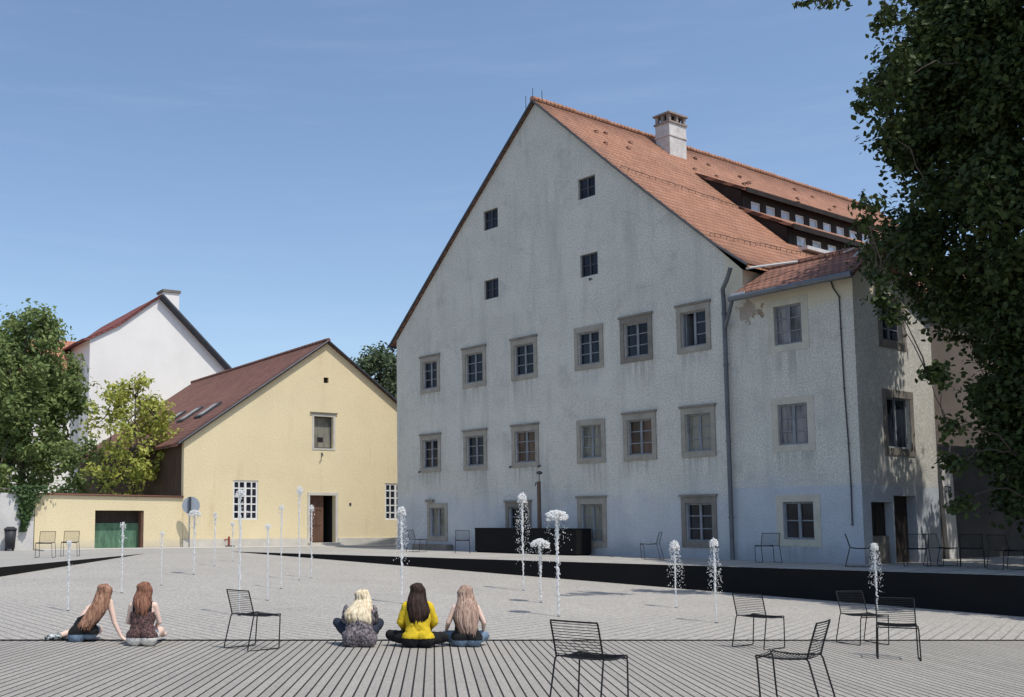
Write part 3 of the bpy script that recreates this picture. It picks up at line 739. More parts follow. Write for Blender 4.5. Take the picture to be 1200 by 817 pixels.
# post by the wall
a, b_ = LM(637.5, 640, -0.45); p = O + U * 8.35 + V * (-0.45)
post = thing('post', 'thin weathered post with a small bracket and lamp cap before the grey facade', 'post', (p.x, p.y, 0), RZ)
m2 = MB(); m2.tube([(0, 0, 0), (0, 0, 2.45)], [0.075, 0.065], 8); m2.build('shaft', M['post'], post)
m2 = MB(); m2.tube([(0, 0, 2.3), (-0.14, 0, 2.42), (-0.16, 0, 2.3)], 0.018, 5); m2.build('bracket', M['metal_dark'], post)
m2 = MB(); m2.tube([(0.03, 0, 2.45), (0.03, 0, 2.72)], 0.014, 5); m2.ball((0.04, 0, 2.74), (0.12, 0.1, 0.06)); m2.build('lamp_cap', M['metal_dark'], post)
# black counter
p = O + U * 8.05 + V * (-0.95)
cn = thing('black_counter', 'long low black box standing before the grey facade behind the fountains', 'counter', (p.x, p.y, 0), RZ)
m2 = MB(); L = 2.38
m2.box(-L, L, 0.0, 0.7, 0.05, 0.84); m2.build('body', M['black'], cn)
m2 = MB(); m2.box(-L + 0.05, L - 0.05, 0.03, 0.67, 0.0, 0.05); m2.build('plinth', M['black'], cn)
m2 = MB(); m2.box(-L - 0.01, L + 0.01, -0.012, 0.712, 0.841, 0.87); m2.build('counter_top', M['black'], cn)

# boarded deck between the right retaining wall and the grey house
e0 = B + dr * 3.0; 
dk = MB(); q0 = O + U * 0.0; q1 = O + U * 19.3
def P2(v): return (v.x, v.y, 0.006)
far_pt = O + U * 19.3
pts = [B + dr * 2.0, B + dr * 62]
dk.poly([P2(B + dr * 4.0), P2(B + dr * 62), P2(O + U * 60 + V * 3), P2(O + U * 19.32), P2(O + U * -0.5), P2(O - U * 1.0 - V * 0.5)])
deck_ang = math.atan2(dr.y, dr.x)
tag(dk.build('deck', ground_deck(deck_ang)), kind='structure')

# ------------------------------------------------------------------ yellow house and garden wall
UY = hdir(2600); VY = Vector((-UY.y, UY.x, 0)); OY = hit(214, 641, G(300, 641.5), VY); OY.z = 0
RZY = math.atan2(UY.y, UY.x)
def LY(px, py, v=0.0):
    p = hit(px, py, OY + VY * v, VY) - OY; return p.dot(UY), p.z
yh = thing('yellow_house', 'low yellow gabled house with brown roof and arched-light windows', 'house', OY, RZY)
holes_y = [(2.21, 1.16, 3.37, 2.83), (9.74, 1.16, 10.9, 2.83), (6.07, 4.32, 7.04, 5.74), (5.87, 0.12, 7.15, 2.24), (6.55, 7.25, 6.80, 7.5)]
mb = MB(); WY, AX, AZ = 13.4, 6.72, 9.05
wall_with_holes(mb, [(0, -0.2), (WY, -0.2), (WY, 4.45), (AX, AZ), (0, 4.45)], holes_y, F0, 0.28)
LY_ = 16.0
m2 = MB(); m2.prism([(0.002, 0.25, -0.2), (0.002, 0.25, 4.44), (0.002, LY_, 4.44), (0.002, LY_, -0.2)], (0.1, 0, 0)); m2.build('side_wall', wood('shaded_side_brown', (0.10, 0.062, 0.042), 0.85, (1, 8, 1), 0.35), yh)  # shade of the left side put into its dark brown colour
mb.poly([(0, 0, -0.2), (0, 0, 4.45), (0, 0.25, 4.45), (0, 0.25, -0.2)]); mb.poly([(WY, 0, -0.2), (WY, LY_, -0.2), (WY, LY_, 4.45), (WY, 0, 4.45)])
mb.poly([(0, LY_, -0.2), (0, LY_, 4.45), (AX, LY_, AZ), (WY, LY_, 4.45), (WY, LY_, -0.2)])
mb.build('wall', M['yellow'], yh)
yr = slope_sheet([(AX, AZ + 0.13), (0.0, 4.53), (-0.35, 4.29)], -0.14, LY_ + .2, 0.12, 'roof', M['roof_dark'], yh, 20)
slope_sheet([(AX, AZ + 0.13), (WY, 4.53), (WY + 0.3, 4.33)], -0.14, LY_ + .2, 0.12, 'roof', M['roof_dark'], yh, 8)
m2 = MB(); vv = -0.15
while vv < LY_ + .2: m2.tube([(AX, vv, AZ + 0.12), (AX, vv + .4, AZ + 0.14)], 0.1, 8); vv += 0.37
m2.build('ridge_tiles', M['roof_dark'], yr)
m2 = MB(); m2.tube([(-0.3, -0.15, 4.27), (AX, -0.15, AZ + 0.08)], 0.05, 6); m2.tube([(AX, -0.15, AZ + 0.08), (WY, -0.15, 4.48)], 0.05, 6); m2.build('verge_board', M['metal_dark'], yh)
def yroof(u): return 4.53 + (AZ + 0.13 - 4.53) * u / AX
for u, v in ((1.6, 2.2), (1.6, 4.4), (1.6, 6.6)):
    m2 = MB(); m2.prism([(u, v, yroof(u) + 0.10), (u + 1.0, v, yroof(u + 1.0) + 0.10), (u + 1.0, v + 0.85, yroof(u + 1.0) + 0.10), (u, v + 0.85, yroof(u) + 0.10)], (0, 0, -0.12))
    so_ = m2.build('skylight', M['metal_dark'], yr)
    m3 = MB(); m3.poly([(u + .1, v + .1, yroof(u + .1) + 0.108), (u + .9, v + .1, yroof(u + .9) + 0.108), (u + .9, v + .75, yroof(u + .9) + 0.108), (u + .1, v + .75, yroof(u + .1) + 0.108)])
    m3.build('skylight_pane', M['glass_curtain'], so_)
for r in holes_y[:2]:
    window(yh, F0, *r, 4, 5, M['frame_white'], M['glass'], 0.08, 0.08, 0.055, 0.10)
r = holes_y[2]
window(yh, F0, *r, 1, 1, M['frame_dark'], M['glass_board'], 0.22, 0.05, 0.03, 0.05, sur=(0.10, M['stone_pale'], 0.10, 0.07, 0.02))
m2 = MB(); m2.box(r[0] - 0.2, r[2] + 0.2, -0.07, 0.01, r[3] + 0.14, r[3] + 0.18); m2.build('lintel', M['stone_dark'], yh)
m2 = MB(); m2.box(6.35, 6.62, 0.19, 0.205, 4.62, 4.82); m2.build('vent_hole', M['dark_room'], yh)
m2 = MB(); m2.tube([(6.45, 0.0, 4.12), (6.45, -0.12, 4.02), (6.38, -0.14, 3.95)], 0.03, 6); m2.build('wall_hook', M['metal_dark'], yh)
m2 = MB(); m2.box(7.86, 7.96, -0.02, 0.01, 1.80, 1.92); m2.build('house_plate', M['metal_dark'], yh)
r = holes_y[3]
m2 = MB(); m2.box(r[0] - .12, r[0] - .002, -0.025, .02, 0, r[3]); m2.box(r[2] + .002, r[2] + .12, -0.025, .02, 0, r[3]); m2.box(r[0] - .12, r[2] + .12, -0.03, .02, r[3] + .002, r[3] + .13)
m2.build('door_surround', M['stone_pale'], yh)
m2 = MB(); m2.box(r[0] + .01, r[0] + .80, 0.24, 0.28, r[1], r[3])
for k in range(3): m2.box(r[0] + .08, r[0] + .72, 0.225, 0.245, r[1] + .12 + k * .68, r[1] + .68 + k * .68)
m2.build('door', M['door_wood'], yh)
m2 = MB(); m2.box(r[0] + .80, r[2], 0.285, 1.5, r[1], r[3]); m2.f = m2.f[:2] + m2.f[3:]; m2.m = m2.m[:-1]; m2.build('doorway', M['dark_room'], yh)
m2 = MB(); m2.box(r[0] - .15, r[2] + .1, -0.62, -0.004, 0, 0.085); m2.box(r[0] - .1, r[2] + .1, -0.32, -0.005, 0.087, 0.17); m2.build('door_step', M['stone_pale'], yh)
m2 = MB(); m2.box(0.0, r[0] - .13, -0.05, -0.003, 0, 0.36); m2.box(r[2] + .13, WY, -0.05, -0.003, 0, 0.36); m2.build('plinth', M['stone_pale'], yh)
m2 = MB(); m2.box(6.55, 6.80, 0.1, 0.2, 7.25, 7.5); m2.build('attic_vent', M['dark_room'], yh)

gw = thing('garden_wall', 'yellow garden wall with a tiled coping and a sunken green gate', 'wall', OY, RZY)
mb = MB(); gate = (-3.66, 0.02, -1.67, 1.53)
wall_with_holes(mb, [(-6.0, -0.2), (-0.01, -0.2), (-0.01, 2.06), (-6.0, 2.12)], [gate], F0, 0.42)
mb.poly([(-6.0, 0.45, -0.2), (-0.01, 0.45, -0.2), (-0.01, 0.45, 2.06), (-6.0, 0.45, 2.12)]); mb.poly([(-6.0, 0, -0.2), (-6.0, 0.45, -0.2), (-6.0, 0.45, 2.12), (-6.0, 0, 2.12)])
mb.build('wall', M['yellow'], gw)
m2 = MB(); m2.prism([(-6.05, -0.08, 2.125), (-0.012, -0.08, 2.065), (-0.012, 0.53, 2.065), (-6.05, 0.53, 2.125)], (0, 0, 0.07)); m2.build('coping', M['roof_dark'], gw)
m2 = MB(); m2.box(gate[0], gate[2], 0.40, 0.44, 0.02, 1.03); 
for k in range(1, 8): m2.box(gate[0] + k * 0.25 - .01, gate[0] + k * .25 + .01, 0.392, 0.401, 0.02, 1.03)
go = m2.build('gate', M['gate'], gw)
m2 = MB(); m2.box(gate[0], gate[2], 0.43, 0.46, 1.032, 1.53); m2.build('gate_top_shade', M['door_dark'], gw)  # dark panel standing for the shadow at the top of the recess
m2 = MB(); m2.box(gate[2] - 0.10, gate[2] - 0.003, 0.05, 0.398, 0.02, 1.52); m2.build('gate_reveal_shade', M['door_wood'], gw)  # brown lining standing for the shaded right reveal
m2 = MB(); m2.prism([(-6.0, -1.6, 0.0), (13.4, -1.6, 0.0), (13.4, -0.06, 0.0), (-6.0, -0.06, 0.0)], (0, 0, 0.05))
pv = m2.build('pavement', simple('pale_pavement', (0.46, 0.44, 0.41), 0.92, 0.1, 0.8, 0.12, 24, bump=0.3)); pv.location = OY; pv.rotation_euler = (0, 0, RZY); tag(pv, kind='structure')

# white wall with ivy on the far left
ww = thing('white_wall', 'stained whitewashed wall at the left edge beside the yellow garden wall', 'wall', OY, RZY)
m2 = MB(); m2.prism([(-20, -0.12, -0.2), (-6.06, -0.12, -0.2), (-6.06, -0.12, 2.16), (-20, -0.12, 2.3)], (0, 0.5, 0)); m2.build('wall', M['old_white'], ww)
m2 = MB(); m2.box(-20, -6.06, -0.16, 0.42, 2.305, 2.36); m2.build('coping', M['stone_dark'], ww)
p = OY + UY * -7.0 + VY * -0.5
bn = thing('waste_bin', 'small dark bin standing against the whitewashed wall', 'bin', (p.x, p.y, 0), RZY)
m2 = MB(); m2.tube([(0, 0, 0.08), (0, 0, 0.78)], [0.17, 0.22], 12); m2.build('body', M['bin'], bn, True)
m2 = MB(); m2.tube([(0, 0, 0.78), (0, 0, 0.82), (0, 0, 0.90)], [0.24, 0.24, 0.12], 12); m2.build('lid', M['bin'], bn)
m2 = MB()
for sx in (-.13, .13): m2.tube([(sx - .03, 0.1, .06), (sx + .03, 0.1, .06)], 0.06, 8)
m2.build('wheel', M['bin'], bn)
# round traffic sign seen from behind
p = G(221.5, 643)
sg = thing('traffic_sign', 'grey back of a round traffic sign on a thin pole before the yellow house', 'sign', (p.x, p.y, 0), R(4))
m2 = MB(); m2.tube([(0, 0, 0), (0, 0, 2.08)], 0.03, 8); m2.build('pole', M['sign_pole'], sg)
m2 = MB(); m2.tube([(0.05, 0.055, 1.74), (0.05, 0.075, 1.74)], 0.36, 32); m2.build('sign_plate', M['sign_back'], sg)
m2 = MB(); m2.box(-0.04, 0.06, -0.04, 0.052, 1.40, 2.09); m2.build('bracket', M['metal_dark'], sg)
p = OY + UY * 1.9 + VY * -0.35
hy = thing('standpipe', 'small rusty standpipe at the foot of the yellow facade', 'standpipe', (p.x, p.y, 0.05), RZY)
m2 = MB(); m2.tube([(0, 0, 0), (0, 0, 0.42)], 0.05, 8); m2.build('pipe', M['hydrant'], hy)
m2 = MB(); m2.tube([(0, 0, 0.3), (-0.18, -0.02, 0.3), (-0.2, -0.02, 0.22)], 0.03, 6); m2.build('spout', M['hydrant'], hy)
m2 = MB(); m2.box(-0.12, 0.22, -0.1, 0.1, 0, 0.05); m2.build('base', M['metal_dark'], hy)

# ------------------------------------------------------------------ white gabled house and red roof behind
OW = Vector((-10, 62, 0))
wh = thing('white_house', 'tall blank white gabled house with dark edged roof behind the yellow house', 'house', OW, RZY)
mb = MB(); wl_, wr_ = -5.05, 6.6
wall_with_holes(mb, [(wl_, 0), (wr_, 0), (wr_, 7.4), (3.74, 10.1), (-0.88, 14.36), (-3.3, 12.45), (wl_, 11.48)], [], F0, 0.1)
mb.poly([(wl_, 0, 0), (wl_, 0, 11.5), (wl_, 12, 11.5), (wl_, 12, 0)]); mb.poly([(wr_, 0, 0), (wr_, 12, 0), (wr_, 12, 7.4), (wr_, 0, 7.4)])
mb.build('wall', M['white_wall'], wh)
slope_sheet([(-0.88, 14.52), (3.74, 10.25), (6.9, 7.25)], -0.2, 12, 0.3, 'roof', M['roof_maroon'], wh, 6)
slope_sheet([(-0.88, 14.52), (-3.3, 12.6), (wl_, 11.62), (wl_ - .5, 11.45)], -0.15, 12, 0.12, 'roof', M['roof_maroon'], wh, 12)
m2 = MB(); m2.tube([(-0.9, -0.24, 14.42), (3.74, -0.24, 10.12), (6.9, -0.24, 7.1)], 0.17, 6); m2.build('verge_board', M['metal_dark'], wh)
m2 = MB(); m2.box(-0.25, 0.75, 1.2, 2.2, 12.6, 15.0); co = m2.build('chimney', M['white_wall'], wh)
m2 = MB(); m2.box(-0.33, 0.83, 1.12, 2.28, 15.003, 15.16); m2.build('chimney_cap', M['stone_dark'], co)
OR_ = Vector((-16.4, 60.5, 0))
rh = thing('red_roof_house', 'house with light red tiled roof half hidden by the left tree', 'house', OR_, RZY)
m2 = MB(); m2.box(-9, 2.3, 0.3, 7, 0, 9.65); m2.build('wall', M['white_wall'], rh)
m2 = MB(); m2.prism([(-9.5, -0.2, 9.6), (2.45, -0.2, 9.6), (2.45, 3.6, 12.1), (-9.5, 3.6, 12.1)], (0, 0, 0.12)); m2.prism([(-9.5, 3.6, 12.1), (2.45, 3.6, 12.1), (2.45, 7.4, 9.6), (-9.5, 7.4, 9.6)], (0, 0, 0.12)); m2.build('roof', M['roof_red'], rh)
m2 = MB(); m2.tube([(-9.5, -0.28, 9.55), (2.5, -0.28, 9.55)], 0.13, 8); m2.build('gutter', M['roof_maroon'], rh)
m2 = MB(); m2.tube([(0.3, 3.6, 12.1), (0.3, 3.6, 13.2)], 0.05, 5); m2.tube([(-0.2, 3.6, 12.9), (0.8, 3.6, 12.9)], 0.03, 5); m2.build('aerial', M['zinc'], rh)

# ------------------------------------------------------------------ right background: graffiti wall and house behind
g0 = G(1092, 655.5); g1 = G(1205, 651); gd = (g1 - g0); gd.z = 0; gd.normalize(); gn = Vector((-gd.y, gd.x, 0))
gwl = thing('old_wall', 'tall old wall coloured dark for tree shade, with a pale graffitied buttress under the right tree', 'wall', g0, math.atan2(gd.y, gd.x))
m2 = MB(); m2.prism([(-0.6, 0, -0.1), (26, 0, -0.1), (26, 0, 3.2), (-0.6, 0, 3.4)], (0, 0.5, 0)); m2.build('wall', M['shade_wall'], gwl)
m2 = MB(); m2.prism([(0.80, -0.12, 0), (1.35, -0.12, 0), (1.22, -0.12, 2.9), (0.55, -0.12, 2.9)], (0, 0.118, 0)); bt = m2.build('buttress', M['old_white'], gwl)
m2 = MB()
def stroke(pts, w_=0.035):
    for (a, b_) in zip(pts[:-1], pts[1:]):
        a = Vector(a); b_ = Vector(b_); n = (b_ - a).normalized(); q = Vector((-n.y, n.x)) * w_ / 2; a2 = a - n * w_ / 2; b2 = b_ + n * w_ / 2
        m2.prism([(x.x, -0.124, x.y) for x in (a2 - q, b2 - q, b2 + q, a2 + q)], (0, 0.003, 0))
gx, gz = 0.70, 1.80
stroke([(gx, gz), (gx + .02, gz + .32), (gx + .17, gz + .33)]); stroke([(gx + .01, gz + .17), (gx + .13, gz + .18)])
stroke([(gx + .24, gz), (gx + .25, gz + .33), (gx + .38, gz + .29), (gx + .37, gz + .21), (gx + .26, gz + .18), (gx + .41, gz + .11), (gx + .40, gz + .03), (gx + .24, gz)])
stroke([(gx + .12, gz - .25), (gx + .18, gz - .33), (gx + .36, gz - .1)])
m2.build('graffiti', M['graffiti'], bt)
p = g0 + gd * 5 + gn * 6
bh = thing('tan_house', 'brown house with tan roof and red verge glimpsed behind the right tree', 'house', (p.x, p.y, 0), math.atan2(gd.y, gd.x))
m2 = MB(); m2.box(-3.3, 14, 0, 9, 0, 6.2); m2.build('wall', M['brown_render'], bh)
m2 = MB(); m2.prism([(-3.7, -0.4, 6.0), (14, -0.4, 6.0), (14, 4.5, 9.4), (-3.7, 4.5, 9.4)], (0, 0, .15)); m2.prism([(-3.7, 4.5, 9.4), (14, 4.5, 9.4), (14, 9.4, 6.0), (-3.7, 9.4, 6.0)], (0, 0, .15)); m2.build('roof', simple('tan_roof_tiles', (0.33, 0.22, 0.15), 0.9, 0.2, 2, 0.15, 14), bh)
m2 = MB(); m2.tube([(-3.75, -0.45, 6.05), (-3.75, 4.5, 9.5)], 0.11, 6); m2.build('verge_board', simple('red_verge_paint', (0.38, 0.06, 0.045), 0.7), bh)

# ------------------------------------------------------------------ trees
def leaves(name, P, N, size, m, parent, seed, aspect=0.5, droop=0.25):
    """P (n,3) leaf centres, N (n,3) preferred normals: each leaf a pointed, folded blade of four triangles' worth of faces"""
    rng = np.random.default_rng(seed); n = len(P)
    nv = N + rng.normal(0, 0.75, (n, 3)); nv /= np.linalg.norm(nv, axis=1)[:, None] + 1e-9
    t = rng.normal(0, 1, (n, 3)); t[:, 2] -= droop * 2; t -= nv * (t * nv).sum(1)[:, None]; t /= np.linalg.norm(t, axis=1)[:, None] + 1e-9
    b = np.cross(nv, t); s = size * rng.uniform(0.65, 1.3, n)[:, None]
    V = np.empty((n, 6, 3)); w_ = s * aspect
    V[:, 0] = P - t * s * 0.5; V[:, 3] = P + t * s * 0.55
    V[:, 1] = P - t * s * 0.12 + b * w_ * 0.5 + nv * s * 0.10; V[:, 2] = P + t * s * 0.22 + b * w_ * 0.36 + nv * s * 0.07
    V[:, 5] = P - t * s * 0.12 - b * w_ * 0.5 + nv * s * 0.10; V[:, 4] = P + t * s * 0.22 - b * w_ * 0.36 + nv * s * 0.07
    idx = np.arange(n)[:, None] * 6
    F = np.concatenate([idx + np.array([[0, 1, 2, 3]]), idx + np.array([[0, 3, 4, 5]])])
    return np_obj(name, V.reshape(-1, 3), F, m, parent)
def branch_pts(a, b, rng, wob=0.12, n=6):
    a = np.array(a); b = np.array(b); L = np.linalg.norm(b - a); pts = []
    for k in range(n + 1):
        f = k / n; p = a + (b - a) * f; p[2] += 0.12 * L * math.sin(math.pi * f)
        if 0 < k < n: p = p + rng.normal(0, wob * L * 0.25, 3)
        pts.append(tuple(p))
    return pts
def tree(name, label, loc, trunk_h, trunk_r, clumps, leafm, lsize, per, seed, fork=None, group=None, spread=1.0, lean=(0, 0), core=0.3, aspect=0.55, bark=None, limb=1.0):
    """clumps: (x, y, z, r) in local coordinates; a limb runs to each from the trunk, leaves fill each unevenly"""
    rng = np.random.default_rng(seed)
    root = thing(name, label, 'tree', loc, 0, group)
    mb = MB(); fz = trunk_h
    top = np.array([lean[0], lean[1], fz])
    tp = [(0, 0, -0.1), (lean[0] * .2, lean[1] * .2, fz * .33), (lean[0] * .6, lean[1] * .6, fz * .7), tuple(top)]
    mb.tube(tp, [trunk_r * 1.25, trunk_r, trunk_r * .85, trunk_r * .7], 10)
    zmax = max(c[2] for c in clumps)
    lead = [tuple(top), (top[0] * 1.05, top[1], (fz + zmax) / 2), (top[0], top[1], zmax)]
    mb.tube(lead, [trunk_r * .68, trunk_r * .4, trunk_r * .08], 8)
    mb.build('trunk', bark or M['bark'], root, True)
    lb = MB(); PP = []; NN = []
    CC = np.array([c[:3] for c in clumps]); ax = np.hypot(CC[:, 0] - top[0], CC[:, 1] - top[1])
    for ci, (x, y, z, r) in enumerate(clumps):
        c = np.array([x, y, z]); d = np.linalg.norm(CC - c, axis=1); ok = (ax < ax[ci] - 0.35) & (d < 3.5)
        if ok.any():      # spring from the nearest spray nearer the trunk
            st = CC[np.where(ok)[0][np.argmin(d[ok])]]
        else:
            st = np.array([top[0], top[1], max(fz * 0.85, min(z - 0.45 * ax[ci], zmax * .9))])
        pts = branch_pts(st, c, rng); L = np.linalg.norm(c - st)
        r0 = min(trunk_r * 0.42, 0.015 + 0.022 * L) * limb; lb.tube(pts, [r0 * (1 - 0.8 * k / 6) for k in range(7)], 5, False)
        nt_ = max(4, int(7 * r))
        k = int(per * r * r)
        # twigs: leaves gather in sprays along them
        tips = rng.normal(0, 1, (nt_ * 3, 3)); tips /= np.linalg.norm(tips, axis=1)[:, None]; tips *= (r * rng.uniform(0.45, 1.08, (nt_ * 3, 1)))
        tips[:, 2] *= 0.8
        for q in tips[:nt_]:
            lb.tube([tuple(c), tuple(c + q * .55 + (0, 0, .05)), tuple(c + q)], [r0 * .18 + .008, .01, .004], 3, False)
        which = rng.integers(0, len(tips), k); f = rng.uniform(core, 1.05, (k, 1))
        pos = c + tips[which] * f + rng.normal(0, r * 0.13 * spread, (k, 3))
        PP.append(pos); out = pos - c; out /= np.linalg.norm(out, axis=1)[:, None] + 1e-9
        NN.append(out * 0.5 + np.array([0, 0, 0.7]))
    lb.build('limbs', bark or M['bark'], root, True)
    leaves('crown', np.concatenate(PP), np.concatenate(NN), lsize, leafm, root, seed + 1, aspect)
    return root
def crown_clumps(cx, cy, zc, rx, rz, n, r0, r1, seed, shell=0.45, rfun=None):
    rng = np.random.default_rng(seed); out = []
    while len(out) < n:
        d = rng.normal(0, 1, 3); d /= np.linalg.norm(d); f = rng.uniform(shell, 1.0) ** 0.6
        z = zc + d[2] * rz * f
        k = 1.0 if rfun is None else rfun(z)
        out.append((cx + d[0] * rx * f * k, cy + d[1] * rx * f * k, z, rng.uniform(r0, r1)))
    return out

# the great dark tree on the right: radius of the crown by height, round the trunk
TX, TY = 18.6, 23.2
left_x = [(0.3, 16.6), (0.9, 15.5), (1.6, 14.5), (2.4, 14.0), (3.2, 14.1), (3.9, 14.1), (4.6, 14.1), (5.4, 14.0), (6.2, 13.2), (7.0, 12.6), (7.7, 11.95), (8.3, 12.0), (8.8, 12.8), (9.4, 12.9), (9.9, 12.4), (10.3, 12.4), (11.0, 12.7), (11.8, 12.3), (13, 12.6), (14.5, 13.4), (16, 14.8), (17.5, 17.4)]
def rad(z): return TX - np.interp(z, [a for a, b_ in left_x], [b_ for a, b_ in left_x])
rng = np.random.default_rng(11); cl = []
for k in range(560):
    z = rng.uniform(0.9, 17.2); a = rng.uniform(0, 2 * math.pi); r = rng.uniform(0.5, 1.1)
    Rm = max(0.3, rad(z) - r * 0.95); f = math.sqrt(rng.uniform(0.25, 1.0))
    if k < 330: a = rng.uniform(math.pi * 0.80, math.pi * 1.55); f = math.sqrt(rng.uniform(0.35, 1.0)); z = rng.uniform(0.9, 13)
    Rm = max(0.3, rad(z) - r * 1.12)
    if math.sin(a) * Rm * f > 0.5 and math.cos(a) * Rm * f > -1.7 and z > 6.5: continue    # crown opened on the house side to let sun onto the annex wall
    cl.append((math.cos(a) * Rm * f, math.sin(a) * Rm * f, z, r))
for k in range(130):
    z = rng.uniform(9.5, 14.5); a = rng.uniform(math.pi * 0.85, math.pi * 1.45); r = rng.uniform(0.5, 1.0); Rm = rad(z) - r * 0.95; f = math.sqrt(rng.uniform(0.55, 1))
    cl.append((math.cos(a) * Rm * f, math.sin(a) * Rm * f, z, r))
def at_depth(px, py, y): d = ray(px, py); p = CAM + d * (y / d.y); return p
for px, py, yy, r in ((1012, 128, 21.5, .30), (1030, 118, 21.5, .42), (1010, 105, 21.8, .22), (1042, 150, 22, .4), (1020, 238, 22, .42), (1012, 262, 22.4, .3), (1038, 350, 22.3, .45), (1048, 372, 22.2, .35),
                      (1028, 325, 22.6, .35), (1100, 440, 22, .42), (1086, 438, 22, .25), (1110, 500, 22.4, .4), (1118, 545, 22.2, .45), (1128, 590, 22, .4), (950, 2, 19.5, .22), (968, 4, 19.6, .16), (938, 6, 19.5, .14), (975, -12, 19.8, .4), (1005, -25, 20, .6), (1045, 20, 21, .5), (1058, 70, 21, .5), (1050, 95, 21.5, .4)):
    p = at_depth(px, py, yy); cl.append((p.x - TX, p.y - TY, p.z, r))
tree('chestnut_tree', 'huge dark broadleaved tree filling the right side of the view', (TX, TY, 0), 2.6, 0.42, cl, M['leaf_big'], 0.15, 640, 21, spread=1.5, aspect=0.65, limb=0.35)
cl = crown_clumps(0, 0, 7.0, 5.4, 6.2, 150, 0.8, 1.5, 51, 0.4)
tree('chestnut_tree', 'second dark broadleaved tree added behind the huge one to shade the old wall', (25.5, 28.5, 0), 2.6, 0.35, cl, M['leaf_big'], 0.26, 190, 52, spread=1.5, aspect=0.65, limb=0.5)  # unseen tree, added to keep sun and sky off the wall and annex side

p = at_depth(24, 611, 50)
cl = crown_clumps(0, 0, 6.7, 2.9, 4.4, 95, 0.6, 1.1, 31, 0.3)
tree('green_tree', 'dense mid green tree standing behind the left end of the garden wall', (p.x, p.y, 0), 2.5, 0.2, cl, M['leaf_green'], 0.25, 300, 32, spread=1.5, limb=.6)
p = at_depth(-25, 611, 47)
cl = crown_clumps(0, 0, 5.6, 2.4, 3.8, 36, 0.6, 1.0, 33, 0.4)
tree('green_tree', 'green tree cut by the left edge behind the whitewashed wall', (p.x, p.y, 0), 2.2, 0.18, cl, M['leaf_green'], 0.25, 260, 34, spread=1.5, limb=.6)
p = at_depth(156, 611, 46.5)
cl = crown_clumps(0, 0, 4.9, 2.35, 3.0, 74, 0.4, 0.8, 35, 0.3)
tree('lime_tree', 'airy yellow green tree growing behind the yellow garden wall', (p.x, p.y, 0), 1.6, 0.1, cl, M['leaf_lime'], 0.20, 200, 36, spread=1.5)
p = at_depth(92, 611, 48)
cl = crown_clumps(0, 0, 3.6, 1.6, 2.2, 22, 0.4, 0.8, 37, 0.35)
tree('shrub_tree', 'low bushy green shrub between the green tree and the yellow green one', (p.x, p.y, 0), 1.2, 0.08, cl, M['leaf_green'], 0.22, 260, 38, spread=1.5)
p = at_depth(440, 611, 66)
cl = crown_clumps(0, 0, 8.6, 2.2, 3.3, 40, 0.6, 1.0, 39, 0.4)
tree('birch_tree', 'grey green tree rising between the yellow house and the grey house', (p.x, p.y, 0), 4.0, 0.2, cl, M['leaf_far'], 0.26, 280, 40, spread=1.5)
# ivy on the corner of the white wall
rng = np.random.default_rng(3); iv = thing('ivy', 'hanging green ivy over the corner of the whitewashed wall', 'ivy', OY, RZY)
n = 1500; zz_ = rng.uniform(0.75, 2.45, n); wd = np.interp(zz_, [0.95, 1.4, 2.0, 2.45], [0.10, .22, .38, .9])
P_ = np.stack([-6.28 + rng.normal(0, 0.5, n) * wd - (2.3 - zz_) * 0.12 , -0.16 - np.abs(rng.normal(0, .07, n)), zz_], 1)
leaves('foliage', P_, np.tile([0, -1.0, .3], (n, 1)), 0.12, M['leaf_ivy'], iv, 5, 0.8)
m2 = MB()
m2.tube([(-6.42, -.15, 0.9), (-6.36, -.17, 1.3), (-6.3, -.15, 1.7), (-6.26, -.16, 2.3)], [.006, .01, .013, .016], 5)
m2.build('stems', M['bark'], iv)

